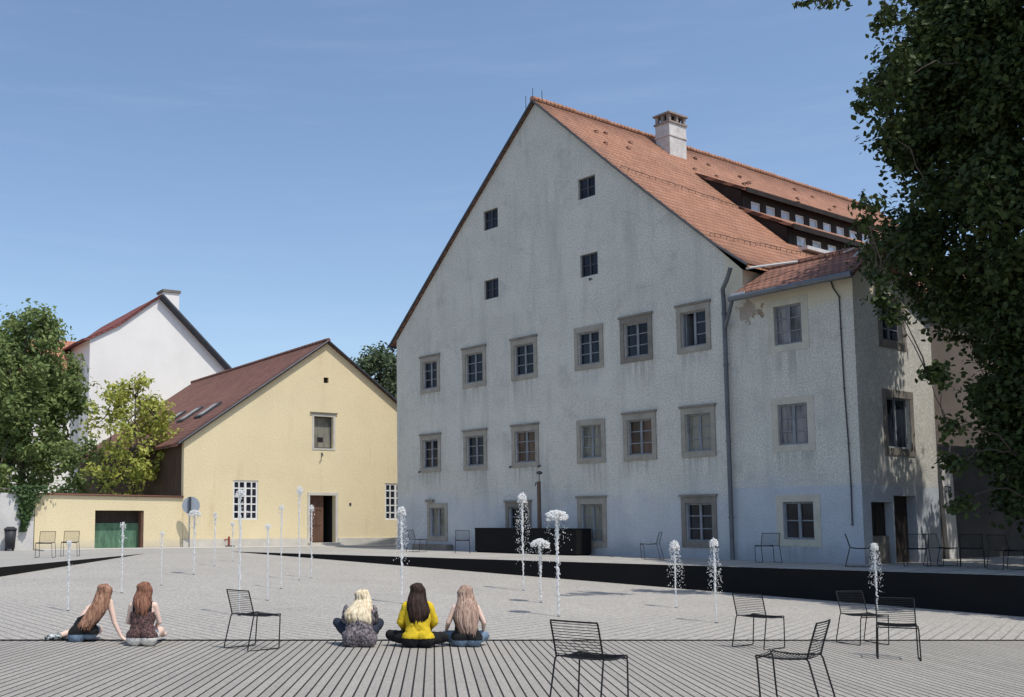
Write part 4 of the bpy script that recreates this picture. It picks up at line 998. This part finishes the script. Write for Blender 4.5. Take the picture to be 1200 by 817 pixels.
# ------------------------------------------------------------------ fountains
def lathe_noise(prof, n, amp, rng, mb):
    b = len(mb.v)
    for (x, y, z, r) in prof:
        for k in range(n):
            a = 2 * math.pi * k / n; rr = r * (1 + rng.normal(0, amp)); mb.v.append((x + rr * math.cos(a), y + rr * math.sin(a), z))
    m_ = len(prof)
    for i in range(m_ - 1):
        for k in range(n):
            mb.f.append((b + i * n + k, b + i * n + (k + 1) % n, b + (i + 1) * n + (k + 1) % n, b + (i + 1) * n + k)); mb.m.append(0)
    mb.f.append(tuple(b + k for k in range(n))[::-1]); mb.m.append(0); e = b + (m_ - 1) * n; mb.f.append(tuple(e + k for k in range(n))); mb.m.append(0)
JETS = [  # px, base y, top y, crown width in px, crown kind, width of stem in px, label
    (79.5, 716, 634, 9, 'tuft', 2.6, 'thin fountain jet left of the two girls, before the left chairs'),
    (142.5, 695, 613, 9, 'tuft', 2.2, 'fountain jet rising before the green gate'),
    (189, 686, 623, 7, 'tuft', 1.8, 'faint fountain jet just right of the green gate'),
    (227, 673.6, 599, 15, 'flat', 2.6, 'flat-topped fountain jet beside the pole of the round sign'),
    (251.5, 663.5, 601, 8, 'tuft', 1.8, 'fountain jet between the round sign and the white-barred window'),
    (272.5, 658, 612, 7, 'tuft', 1.5, 'short far fountain jet under the left of the white-barred window'),
    (280.5, 721.6, 574, 16, 'tuft', 3.0, 'tall fountain jet before the white-barred window and behind a wire chair'),
    (313.5, 703.7, 615, 10, 'tuft', 2.0, 'fountain jet just right of the lone left wire chair back'),
    (329.5, 690, 593, 9, 'tuft', 1.8, 'fountain jet midway between white-barred window and brown doorway'),
    (350.5, 680, 571, 11, 'tuft', 2.0, 'tall thin fountain jet left of the brown doorway'),
    (365, 677.5, 593, 9, 'tuft', 2.0, 'fountain jet in front of the brown doorway'),
    (471, 707.5, 595, 14, 'spray', 3.0, 'fountain jet before the corner where yellow and grey houses meet'),
    (613.4, 692, 579, 15, 'spray', 2.6, 'tallest spraying fountain jet before the black counter'),
    (634, 706.5, 633, 22, 'flat', 3.2, 'low mushroom-topped fountain jet before the black counter'),
    (654.6, 722.5, 600, 26, 'flat', 4.0, 'broad mushroom-topped fountain jet at the right end of the black counter'),
    (792.5, 712.5, 634.5, 15, 'spray', 2.4, 'spraying fountain jet left of the large ground-floor window of the grey house'),
    (839.6, 730, 632.6, 13, 'spray', 2.4, 'fountain jet close to the long dark downpipe'),
    (1028.3, 716, 637.5, 12, 'spray', 2.6, 'rightmost fountain jet before the dark doors of the grey house')]
def jet(i, px, by, ty, cw, kind, sw, label):
    rng = np.random.default_rng(100 + i); p = on_floor(px, by); s = p.y / FPX * 1.003
    Hh = (by - ty) * s; rs = sw * s / 2 * 1.0; rc = cw * s / 2
    t = thing('fountain_jet', label, 'fountain', p, 0, 'water jets rising from the sunken square')
    mb = MB(); prof = []; N = 60; ox = oy = 0
    for k in range(N + 1):
        z = Hh * (k / N) * 0.97; ox = rng.normal(0, rs * .28); oy = rng.normal(0, rs * .28)
        prof.append((ox, oy, z, rs * (0.55 + 0.45 * k / N) * rng.uniform(0.65, 1.25)))
    lathe_noise(prof, 7, 0.16, rng, mb)
    for k in range(70):   # flecks that break the edge of the column
        z = Hh * rng.uniform(0.25, 0.97); a = rng.uniform(0, 6.283); q = rs * rng.uniform(0.7, 1.7); r = rs * rng.uniform(0.12, 0.3)
        mb.ball((q * math.cos(a), q * math.sin(a), z), (r, r, r * rng.uniform(1, 2.4)), 5, 4)
    mb.build('water_column', M['water'], t, True)
    cm = MB(); nb = {'tuft': 60, 'flat': 330, 'spray': 150}[kind]
    for k in range(nb):
        a = rng.uniform(0, 6.283); f = math.sqrt(rng.uniform(0, 1))
        if kind == 'flat':
            q = rc * f; z = Hh - rc * 0.42 * f ** 2 - rc * rng.uniform(0, 0.30) - (rng.uniform(0, .35) * rc if f > .8 else 0); r = rc * rng.uniform(0.035, 0.10)
            cm.ball((q * math.cos(a), q * math.sin(a), z), (r * 1.4, r * 1.4, r * .75), 6, 4)
        else:
            q = rc * f * 0.72; z = Hh - rc * 0.9 * f ** 2 - rc * rng.uniform(0, 0.7); r = rc * rng.uniform(0.06, 0.15)
            cm.ball((q * math.cos(a), q * math.sin(a), z), (r, r, r * rng.uniform(.8, 1.5)), 6, 4)
    cm.build('water_crown', M['water'], t, True)
    dm = MB(); nd = {'tuft': 40, 'flat': 150, 'spray': 330}[kind]
    for k in range(nd):
        a = rng.uniform(0, 6.283); fall = rng.uniform(0, 1) ** (1.0 if kind == 'spray' else 1.6)
        zr = Hh * (0.75 if kind == 'spray' else 0.35)
        q = rc * (0.35 + rng.uniform(0.3, 1.0) * (0.35 + fall * 0.75)); z = Hh - rc * .3 - zr * fall * rng.uniform(0.5, 1); r = s * rng.uniform(0.18, 0.48)
        dm.ball((q * math.cos(a), q * math.sin(a), max(z, 0.02)), (r, r, r * 1.5), 5, 4)
    tag(dm.build('spray_droplets', M['water'], t, True), kind='stuff')
    # ring of wet stone with the nozzle
    nz = MB(); nz.tube([(0, 0, -0.01), (0, 0, 0.01)], 0.03, 10); nz.build('nozzle', M['metal_dark'], t)
for i, j in enumerate(JETS): jet(i, *j)

# ------------------------------------------------------------------ wire chairs
def make_chair(label):
    t = thing('wire_chair', label, 'chair', (0, 0, 0), 0, 'black wire chairs set out round the square')
    r = 0.0085; hw = 0.235
    for s in (-1, 1):
        mb = MB(); x = s * hw
        mb.tube([(x * 1.0, -0.20, 0.455), (x * 1.02, -0.215, 0.43), (x * 1.07, -0.315, 0.03), (x * 1.07, -0.31, 0.012), (x * 1.07, -0.29, 0.009),
                 (x * 1.07, 0.19, 0.009), (x * 1.07, 0.215, 0.012), (x * 1.07, 0.222, 0.03), (x * 1.03, 0.245, 0.41), (x, 0.25, 0.43)], r, 6)
        mb.build('leg_frame', M['wire'], t)
    # seat: two side rails, front loop, and cross wires
    mb = MB()
    def seat_z(y): return 0.455 - 0.018 * math.sin(math.pi * (y + 0.20) / 0.47) + 0.008
    for s in (-1, 1):
        mb.tube([(s * hw, -0.20, 0.46)] + [(s * hw, y, seat_z(y)) for y in np.linspace(-0.15, 0.24, 6)] + [(s * hw, 0.262, 0.45), (s * hw, 0.25, 0.43)], r, 6)
    mb.tube([(-hw, 0.255, 0.432), (hw, 0.255, 0.432)], r, 6)
    for y in np.linspace(-0.19, 0.26, 17):
        dip = 0.012
        mb.tube([(-hw, y, seat_z(y)), (-hw * .5, y, seat_z(y) - dip * .8), (0, y, seat_z(y) - dip), (hw * .5, y, seat_z(y) - dip * .8), (hw, y, seat_z(y))], 0.0042, 4, False)
    mb.build('seat', M['wire'], t)
    mb = MB()
    bp = lambda z: -0.20 - 0.095 * ((z - 0.46) / 0.33) ** 1.1 if z > 0.46 else -0.2
    for s in (-1, 1): mb.tube([(s * hw, bp(z), z) for z in np.linspace(0.46, 0.77, 6)] + [(s * (hw - .005), bp(.785), .785)], r, 6)
    mb.tube([(-hw, bp(.787), .787), (-hw * .5, bp(.787) - .012, .787), (0, bp(.787) - .016, .787), (hw * .5, bp(.787) - .012, .787), (hw, bp(.787), .787)], r, 6)
    for z in np.linspace(0.485, 0.765, 12):
        mb.tube([(-hw, bp(z), z), (-hw * .5, bp(z) - .012, z), (0, bp(z) - .016, z), (hw * .5, bp(z) - .012, z), (hw, bp(z), z)], 0.0042, 4, False)
    mb.build('backrest', M['wire'], t)
    return t
CH = [  # x, y, zfloor, facing vector, label
    (on_floor(298, 760), (0.72, 0.69), 'black wire chair alone between the pair of girls and the blond girl'),
    (on_floor(693, 829), (0.66, 0.75), 'large black wire chair in the front centre, its feet cut by the frame'),
    (on_floor(891, 759), (0.80, 0.60), 'black wire chair turned right, its back against the black retaining wall'),
    (on_floor(1013, 755), (0.22, -0.97), 'black wire chair behind the rightmost foreground chair, angled towards the viewer'),
    (on_floor(1053, 772), (-0.42, -0.9), 'black wire chair facing the viewer at the right, overlapping the chair behind'),
    (on_floor(930, 826), (-0.78, 0.62), 'black wire chair seen side on in the right foreground, facing left'),
    (G(53, 653.5), (0.05, -1), 'left of the two wire chairs before the yellow garden wall'),
    (G(82, 652), (0.1, -1), 'right of the two wire chairs before the yellow garden wall'),
    (G(489, 647), (0.9, 0.4), 'wire chair beside the small left window of the grey house'),
    (G(542, 648.5), (0.1, 1), 'wire chair by the left end of the black counter'),
    (G(763, 656), (-0.95, 0.1), 'wire chair facing left between two ground-floor windows of the grey house'),
    (G(900, 659.5), (0.03, 1), 'wire chair below the annex window right of the downpipe'),
    (G(1008, 664.5), (0.9, -0.45), 'wire chair at the front corner of the grey house beside the rightmost fountain'),
    (G(1075, 664.5), (-0.6, -0.8), 'far wire chair in the tree shade before the dark doors'),
    (G(1104, 663.5), (0.4, -0.9), 'far wire chair before the graffitied buttress'),
    (G(1140, 664.5), (0.5, 0.8), 'far wire chair in the shade right of the graffitied buttress'),
    (G(1180, 668), (0.1, -1), 'wire chair on the deck at the right edge of the view')]
proto = None
for p, fv, lab in CH:
    rz = math.atan2(-fv[0], fv[1])
    if proto is None:
        proto = make_chair(lab); proto.location = p; proto.rotation_euler = (0, 0, rz)
    else: copy_thing(proto, p, rz, lab)

# ------------------------------------------------------------------ people
def skin_mat(): return simple('skin', (0.74, 0.53, 0.43), 0.6, 0.05, 6, 0.03)
def hair_mat(name, c1, c2):
    b = NB(name); n = b.noise(1.0, 4, 0.7, b.map((75, 75, 4))); n2 = b.noise(1.0, 3, 0.6, b.map((25, 25, 2)))
    f = b.step(b.math('ADD', b.math('MULTIPLY', n, .6), b.math('MULTIPLY', n2, .4)), 0.36, 0.62)
    b.bump(n, 0.5, 0.01); return b.done(b.mix(f, c1, c2), 0.65, 0, 0.2)
def knit(name, c1, c2, scale=45, thr=(0.42, 0.58)):
    b = NB(name); n = b.noise(scale, 3, 0.7); c = b.mix(b.step(n, *thr), c1, c2)
    n2 = b.noise(scale * 2.3, 2); b.bump(n2, 0.4, 0.01); return b.done(c, 0.95)
M['skin'] = skin_mat()
M['denim'] = simple('blue_denim', (0.15, 0.21, 0.28), 0.9, 0.2, 14, 0.15, 90)
M['denim_dark'] = simple('dark_denim', (0.022, 0.028, 0.045), 0.9, 0.2, 14, 0.15, 90)
M['black_cloth'] = simple('black_cotton', (0.012, 0.012, 0.013), 0.95, 0.2, 12, 0.15, 60)
M['white_cloth'] = simple('white_cotton', (0.68, 0.65, 0.60), 0.95, 0.08, 12, 0.06, 60)
M['eye'] = simple('eye', (0.05, 0.04, 0.035), 0.2)
M['lip'] = simple('lips', (0.45, 0.18, 0.15), 0.5)
def cap_mesh(mb, p0, p1, r0, r1, n=12):
    p0 = Vector(p0); p1 = Vector(p1); d = (p1 - p0); L = max(d.length, 1e-5); d = d / L
    pts = []; rs = []
    for k in range(5):
        a = math.pi / 2 * (1 - k / 4); pts.append(p0 - d * r0 * math.sin(a)); rs.append(max(r0 * math.cos(a), 0.002))
    for k in range(1, 5): f = k / 5; pts.append(p0 + d * L * f); rs.append(r0 + (r1 - r0) * f)
    for k in range(5):
        a = math.pi / 2 * k / 4; pts.append(p1 + d * r1 * math.sin(a)); rs.append(max(r1 * math.cos(a), 0.002))
    mb.tube(pts, rs, n)
def mesh_modified(o, mods):
    for typ, kw in mods:
        m = o.modifiers.new(typ, typ)
        for k, v in kw.items(): setattr(m, k, v)
    dg = bpy.context.evaluated_depsgraph_get(); ev = o.evaluated_get(dg); me = bpy.data.meshes.new_from_object(ev)
    o.modifiers.clear(); old = o.data; o.data = me; bpy.data.meshes.remove(old); return o
def person(label, loc, rz, pose, garments, hair):
    root = thing('person', label, 'person', loc, rz)
    segs = []    # (bone, p0, p1, r0, r1)
    def S(bone, a, b, r0, r1): segs.append((bone, Vector(a), Vector(b), r0, r1))
    P = pose
    pel, wai, che, sho, nek, hed = (Vector(P[k]) for k in ('pelvis', 'waist', 'chest', 'shoulder', 'neck', 'head'))
    side = Vector(P.get('side', (1, 0, 0))).normalized(); fwd = Vector((0, 0, 1)).cross(side).normalized()
    for s in (-1, 1):
        S('torso', pel + side * s * .095, pel + side * s * .06 + Vector((0, .0, .05)), .115, .11)
        S('torso', pel + side * s * .08, wai + side * s * .055, .112, .088)
        S('torso', wai + side * s * .055, che + side * s * .07, .088, .095)
        S('torso', che + side * s * .07, sho + side * s * .10, .095, .062)
        S('torso', sho + side * s * .03, sho + side * s * .145, .055, .052)
        S('torso', sho + side * s * .11, nek + Vector((0, 0, -.01)), .048, .042)
    S('torso', wai, che, .10, .11); S('torso', che, sho, .11, .07)
    S('neck', sho, nek, .058, .046); S('neck', nek, hed - Vector((0, 0, .05)), .046, .05)
    hf = Vector(P.get('face', (0, 1, 0))).normalized(); hu = (hed - nek).normalized(); hs = hf.cross(hu).normalized(); hf = hu.cross(hs).normalized()
    S('head', hed - hu * .035 + hf * .025, hed + hu * .03 - hf * .012, .070, .084)
    S('head', hed - hu * .06 + hf * .045, hed - hu * .075 + hf * .058, .042, .030)
    S('head', hed + hf * .085 + hu * .0, hed + hf * .108 - hu * .022, .010, .013)       # nose
    S('head', hed + hf * .076 - hu * .045, hed + hf * .082 - hu * .046, .018, .014)
    for s in (-1, 1): S('head', hed + hs * s * .078 + hu * .012, hed + hs * s * .086 - hu * .022, .014, .010)  # ears
    for s, nm in ((-1, 'l'), (1, 'r')):
        sh = sho + side * s * .155; el = Vector(P['elbow_' + nm]); wr = Vector(P['wrist_' + nm]); hd = Vector(P.get('hand_' + nm, (0, .6, -.5))).normalized()
        S('uarm_' + nm, sh, el, .048, .036); S('farm_' + nm, el, wr, .036, .023)
        up = Vector(P.get('palm_up_' + nm, (0, 0, 1))); ac = hd.cross(up).normalized() * s; pn = ac.cross(hd).normalized() * s
        if pn.z < 0: pn = -pn
        kn = wr + hd * .085
        S('hand_' + nm, wr + hd * .01, wr + hd * .045, .022, .024)
        for k in range(4):
            o_ = ac * (-.027 + .018 * k); S('hand_' + nm, wr + hd * .03 + o_ * .7, kn + o_, .015, .0115)
            L = (.060, .072, .068, .052)[k]; b1 = kn + o_ * 1.12 + hd * L * .5 - pn * .006; b2 = kn + o_ * 1.2 + hd * L * .9 - pn * .028
            S('hand_' + nm, kn + o_, b1, .0098, .0088); S('hand_' + nm, b1, b2, .0088, .0072)
        th = wr + hd * .03 - ac * .026; S('hand_' + nm, wr + hd * .018 - ac * .012, th, .016, .0125); S('hand_' + nm, th, th + hd * .04 - ac * .022 - pn * .01, .0115, .009)
        hp = pel + side * s * .09 + fwd * .03; kn_ = Vector(P['knee_' + nm]); an = Vector(P['ankle_' + nm]); to = Vector(P['toe_' + nm])
        S('thigh_' + nm, hp, kn_, .092, .060); S('shin_' + nm, kn_, kn_ + (an - kn_) * .35, .056, .054); S('shin_' + nm, kn_ + (an - kn_) * .35, an, .054, .036)
        S('foot_' + nm, an, an + (to - an) * .45, .040, .038); S('foot_' + nm, an + (to - an) * .4, to, .036, .024)
    mb = MB()
    for (_, a, b, r0, r1) in segs: cap_mesh(mb, a, b, r0, r1)
    o = mb.build('body', M['skin'], root)
    mesh_modified(o, [('REMESH', dict(mode='VOXEL', voxel_size=0.0075, use_smooth_shade=True)), ('SMOOTH', dict(factor=0.5, iterations=5))])
    me = o.data; n = len(me.vertices); co = np.empty(n * 3, np.float32); me.vertices.foreach_get('co', co); co = co.reshape(-1, 3)
    no = np.empty(n * 3, np.float32); me.vertices.foreach_get('normal', no); no = no.reshape(-1, 3)
    best = np.full(n, 1e9); lab = np.zeros(n, int); names = [s_[0] for s_ in segs]
    for i, (_, a, b, r0, r1) in enumerate(segs):
        a_ = np.array(a); d = np.array(b) - a_; L2 = max(d @ d, 1e-9); t = np.clip(((co - a_) @ d) / L2, 0, 1)
        dist = np.linalg.norm(co - a_ - t[:, None] * d, axis=1) - (r0 + (r1 - r0) * t); m_ = dist < best; best[m_] = dist[m_]; lab[m_] = i
    bone = np.array(names)[lab]
    polys = np.array([p.vertices[:] for p in me.polygons if len(p.vertices) == 4])
    for (gname, mat_, fn, thick, puff) in garments:
        mask = fn(bone, co); sel = mask[polys].all(axis=1); F = polys[sel]
        if len(F) == 0: continue
        used = np.unique(F); remap = -np.ones(n, int); remap[used] = np.arange(len(used))
        wr_ = np.array([mnoise.noise(Vector((float(c[0]) * 16, float(c[1]) * 16, float(c[2]) * 16))) for c in co[used]])
        Vv = co[used] + no[used] * (thick + puff * (0.5 + wr_[:, None]))
        F2 = remap[F]
        inner = co[used] + no[used] * 0.001
        k = len(used); e = {}
        for q in F2:
            for a, b in zip(q, np.roll(q, -1)):
                e[(int(a), int(b))] = e.get((int(a), int(b)), 0) + 1
        rim = [(a, b) for (a, b) in e if (b, a) not in e]
        FF = np.concatenate([F2, np.array([(b, a, a + k, b + k) for a, b in rim])]) if rim else F2
        g_ = np_obj(gname, np.concatenate([Vv, inner]), FF, mat_, root, True)
    # face: eyes and lips
    for s in (-1, 1):
        f = MB(); f.ball(hed + hf * .094 + hs * s * .030 + hu * .012, .0105, 8, 6); f.build('eye', M['eye'], root, True)
    f = MB(); f.ball(hed + hf * .094 - hu * .046, (.022, .010, .007), 8, 6); f.build('lips', M['lip'], root, True)
    # hair: ridged shell over the skull, falling behind
    rng = np.random.default_rng(hair['seed']); nA, nV = 84, 34; cs = hair['path']; Vv = []
    ph = rng.uniform(0, 6.28, 5); jag = rng.uniform(-1, 1, nA); am = hair.get('ridge', .006) * 0.6
    for j in range(nV + 1):
        tt = j / nV * (len(cs) - 1); i0 = min(int(tt), len(cs) - 2); f_ = tt - i0
        ff = f_ * f_ * (3 - 2 * f_) if hair.get('ease', False) else f_
        x, y, z, rx, ry = [cs[i0][q] + (cs[i0 + 1][q] - cs[i0][q]) * ff for q in range(5)]
        for k in range(nA):
            a = 2 * math.pi * k / nA; r_ = 1.0
            rd = am * (math.sin(k * 2.4 + ph[0] + j * .05) + .8 * math.sin(k * 1.13 + ph[1] - j * .08) + .6 * jag[k] + .5 * rng.normal())
            dz = 0
            if j > nV - 6: dz = -(j - (nV - 6)) / 6 * (0.045 * jag[k] + .012 * rng.normal())
            tw = 0.008 * math.sin(j * .5 + ph[2]) 
            Vv.append((x + (rx + rd) * math.cos(a) + tw, y + (ry + rd) * math.sin(a), z + dz))
    F = [(j * nA + k, j * nA + (k + 1) % nA, (j + 1) * nA + (k + 1) % nA, (j + 1) * nA + k) for j in range(nV) for k in range(nA)]
    np_obj('hair', Vv, F, hair['mat'], root, True)
    return root

def T(*bones, zmin=-9, zmax=9, extra=None):
    def fn(bone, co):
        m = np.isin(bone, bones) & (co[:, 2] > zmin) & (co[:, 2] < zmax)
        if extra is not None: m &= extra(co)
        return m
    return fn
CROSS = dict(knee_l=(-.36, .24, .13), knee_r=(.36, .24, .13), ankle_l=(.02, .36, .07), ankle_r=(-.04, .44, .07), toe_l=(.17, .38, .045), toe_r=(-.2, .43, .045))
def pose(**kw):
    d = dict(pelvis=(0, 0, .115), waist=(0, .015, .27), chest=(0, .05, .41), shoulder=(0, .06, .535), neck=(0, .08, .605), head=(0, .10, .735),
             elbow_l=(-.235, .07, .33), elbow_r=(.235, .07, .33), wrist_l=(-.19, .27, .22), wrist_r=(.19, .27, .22)); d.update(CROSS); d.update(kw); return d
def hair_path(hx, hy, hz, ends):
    """cap round the skull at (hx, hy, hz), then the falling part"""
    c = [(hx, hy - .005, hz + .122, .008, .008), (hx, hy - .005, hz + .118, .034, .034), (hx, hy - .006, hz + .106, .060, .058), (hx, hy - .008, hz + .085, .084, .080), (hx, hy - .010, hz + .055, .099, .092), (hx, hy - .014, hz + .02, .106, .096), (hx, hy - .020, hz - .02, .112, .093)]
    return c + ends
legs_all = ('thigh_l', 'thigh_r', 'shin_l', 'shin_r')

def place(px, py, back=0.0):
    p = on_floor(px, py); return p
# 1 leaning girl in black top and denim shorts
p = place(97, 752)
person('long auburn-haired girl in black tank top and denim shorts leaning on one arm', p, R(8), pose(
    side=(.93, .1, .30), pelvis=(0, 0, .115), waist=(.03, .015, .26), chest=(.12, .035, .38), shoulder=(.205, .05, .49), neck=(.25, .06, .56), head=(.29, .08, .675), face=(.5, .8, -.1),
    elbow_l=(-.02, .16, .30), wrist_l=(.0, .34, .22), elbow_r=(.43, .02, .25), wrist_r=(.53, -.02, .055), hand_r=(.6, -.15, -.35),
    knee_l=(-.10, .40, .12), ankle_l=(-.34, .12, .07), toe_l=(-.50, .08, .05), knee_r=(.18, .42, .12), ankle_r=(-.20, .24, .06), toe_r=(-.38, .22, .05)),
    [('tank_top', M['black_cloth'], lambda b, c: (b == 'torso') & (c[:, 2] > .105) & (c[:, 2] < .50 - .6 * np.abs(c[:, 0] - .22)), .007, .010),
     ('denim_shorts', M['denim'], lambda b, c: ((b == 'torso') & (c[:, 2] < .135)) | (np.isin(b, ['thigh_l', 'thigh_r']) & (c[:, 1] < .22)), .006, .006),
     ('shoes', knit('sneaker', (.02, .02, .022), (.55, .6, .58), 22), T('foot_l', 'foot_r'), .008, .004)],
    dict(seed=1, mat=hair_mat('auburn_hair', (.12, .05, .028), (.42, .24, .16)), ridge=.008,
         path=hair_path(.275, .07, .675, [(.255, -.02, .56, .115, .075), (.19, -.06, .44, .135, .060), (.10, -.09, .31, .125, .045), (.05, -.105, .23, .105, .035), (.03, -.11, .19, .08, .02)])))
# 2 auburn girl in patterned camisole
p = place(166, 757)
person('auburn-haired girl in patterned camisole and white shorts, second from the left', p, R(-3), pose(
    elbow_l=(-.215, .10, .31), elbow_r=(.215, .10, .31), wrist_l=(-.13, .32, .26), wrist_r=(.13, .32, .26),
    knee_l=(-.15, .44, .16), knee_r=(.15, .44, .16), ankle_l=(-.10, .80, .07), ankle_r=(.10, .80, .07), toe_l=(-.12, .96, .06), toe_r=(.12, .96, .06)),
    [('camisole', knit('patterned_lace', (.022, .02, .02), (.24, .12, .11), 60, (.42, .66)), lambda b, c: (b == 'torso') & (c[:, 2] > .115) & (c[:, 2] < .455), .007, .008),
     ('strap', M['black_cloth'], lambda b, c: (b == 'torso') & (c[:, 2] >= .45) & (np.abs(c[:, 0] - .11) < .022), .005, .0),
     ('strap', M['black_cloth'], lambda b, c: (b == 'torso') & (c[:, 2] >= .45) & (np.abs(c[:, 0] + .11) < .022), .005, .0),
     ('white_shorts', M['white_cloth'], lambda b, c: ((b == 'torso') & (c[:, 2] < .12)) | (np.isin(b, ['thigh_l', 'thigh_r']) & (c[:, 1] < .2)), .007, .006)],
    dict(seed=2, mat=hair_mat('brown_auburn_hair', (.10, .04, .025), (.33, .16, .10)), ridge=.006,
         path=hair_path(0, .10, .735, [(0, .03, .64, .125, .085), (0, -.01, .55, .120, .070), (0, -.035, .47, .085, .05), (0, -.04, .42, .05, .03)])))
# 3 blond girl in grey knit
p = place(421, 758)
person('blond girl hunched in grey patterned knit sweater with knees drawn up', p, R(0), pose(
    chest=(.01, .07, .38), shoulder=(.02, .11, .49), neck=(.03, .15, .555), head=(.05, .19, .66), face=(.2, .9, -.35),
    elbow_l=(-.17, .26, .33), elbow_r=(.21, .26, .34), wrist_l=(-.1, .42, .33), wrist_r=(.14, .42, .36),
    knee_l=(-.30, .36, .30), knee_r=(.29, .36, .29), ankle_l=(-.12, .58, .07), ankle_r=(.12, .58, .07), toe_l=(-.14, .74, .045), toe_r=(.14, .74, .045)),
    [('jeans', M['denim_dark'], T(*legs_all), .008, .008),
     ('sweater', knit('grey_knit', (.05, .042, .05), (.24, .21, .215), 30, (.40, .60)), lambda b, c: ((b == 'torso') & (c[:, 2] < .50)) | np.isin(b, ['uarm_l', 'uarm_r', 'farm_l', 'farm_r']), .030, .02),
     ('boots', M['black_cloth'], T('foot_l', 'foot_r'), .008, .003)],
    dict(seed=3, mat=hair_mat('blond_hair', (.40, .29, .16), (.86, .76, .56)), ridge=.009,
         path=hair_path(.05, .185, .66, [(.03, .08, .56, .150, .10), (-.01, .0, .47, .185, .085), (-.015, -.035, .40, .185, .065), (.0, -.045, .345, .16, .045), (.0, -.05, .315, .11, .025)])))
# 4 dark-haired girl in yellow cardigan
p = place(490, 759)
person('dark-haired girl in bright yellow cardigan sitting cross-legged in black trousers', p, R(0), pose(
    shoulder=(0, .05, .56), chest=(0, .04, .43), neck=(0, .07, .63), head=(0, .09, .765), waist=(0, .01, .28),
    elbow_l=(-.235, .06, .35), elbow_r=(.235, .06, .35), wrist_l=(-.18, .26, .24), wrist_r=(.18, .26, .24), knee_l=(-.37, .20, .15), knee_r=(.37, .20, .12), toe_l=(.27, .18, .05), ankle_l=(.12, .30, .07)),
    [('trousers', M['black_cloth'], lambda b, c: np.isin(b, legs_all) | ((b == 'torso') & (c[:, 2] < .15)), .012, .012),
     ('cardigan', simple('yellow_wool', (.62, .44, .022), .95, .05, 12, .10, 60, bump=.4), lambda b, c: ((b == 'torso') & (c[:, 2] > .125)) | np.isin(b, ['uarm_l', 'uarm_r', 'farm_l', 'farm_r']), .018, .009),
     ('shoes', M['black_cloth'], T('foot_l'), .006, .0)],
    dict(seed=4, mat=hair_mat('dark_brown_hair', (.010, .006, .005), (.055, .030, .022)), ridge=.006,
         path=hair_path(0, .085, .765, [(0, .02, .67, .130, .09), (.0, -.02, .58, .150, .075), (0, -.05, .50, .155, .060), (0, -.07, .43, .135, .045), (-.01, -.075, .36, .07, .025)])))
# 5 long-haired girl in black top
p = place(547, 758)
person('girl with very long light brown hair in black top, rightmost of the five', p, R(0), pose(
    elbow_l=(-.25, .05, .33), elbow_r=(.25, .05, .33), wrist_l=(-.265, .22, .20), wrist_r=(.265, .22, .20), hand_l=(.1, .8, -.35), hand_r=(-.1, .8, -.35), knee_l=(-.31, .30, .13), knee_r=(.31, .30, .13)),
    [('black_top', M['black_cloth'], lambda b, c: (b == 'torso') & (c[:, 2] > .10) & (c[:, 2] < .49), .010, .012),
     ('denim_shorts', M['denim'], lambda b, c: ((b == 'torso') & (c[:, 2] < .12)) | (np.isin(b, ['thigh_l', 'thigh_r']) & (c[:, 1] < .25)), .010, .008)],
    dict(seed=5, mat=hair_mat('light_brown_hair', (.20, .115, .085), (.52, .37, .29)), ridge=.008,
         path=hair_path(0, .10, .735, [(0, .02, .62, .135, .095), (0, -.03, .52, .165, .075), (0, -.075, .40, .170, .055), (.0, -.095, .29, .145, .040), (.01, -.10, .20, .105, .025)])))
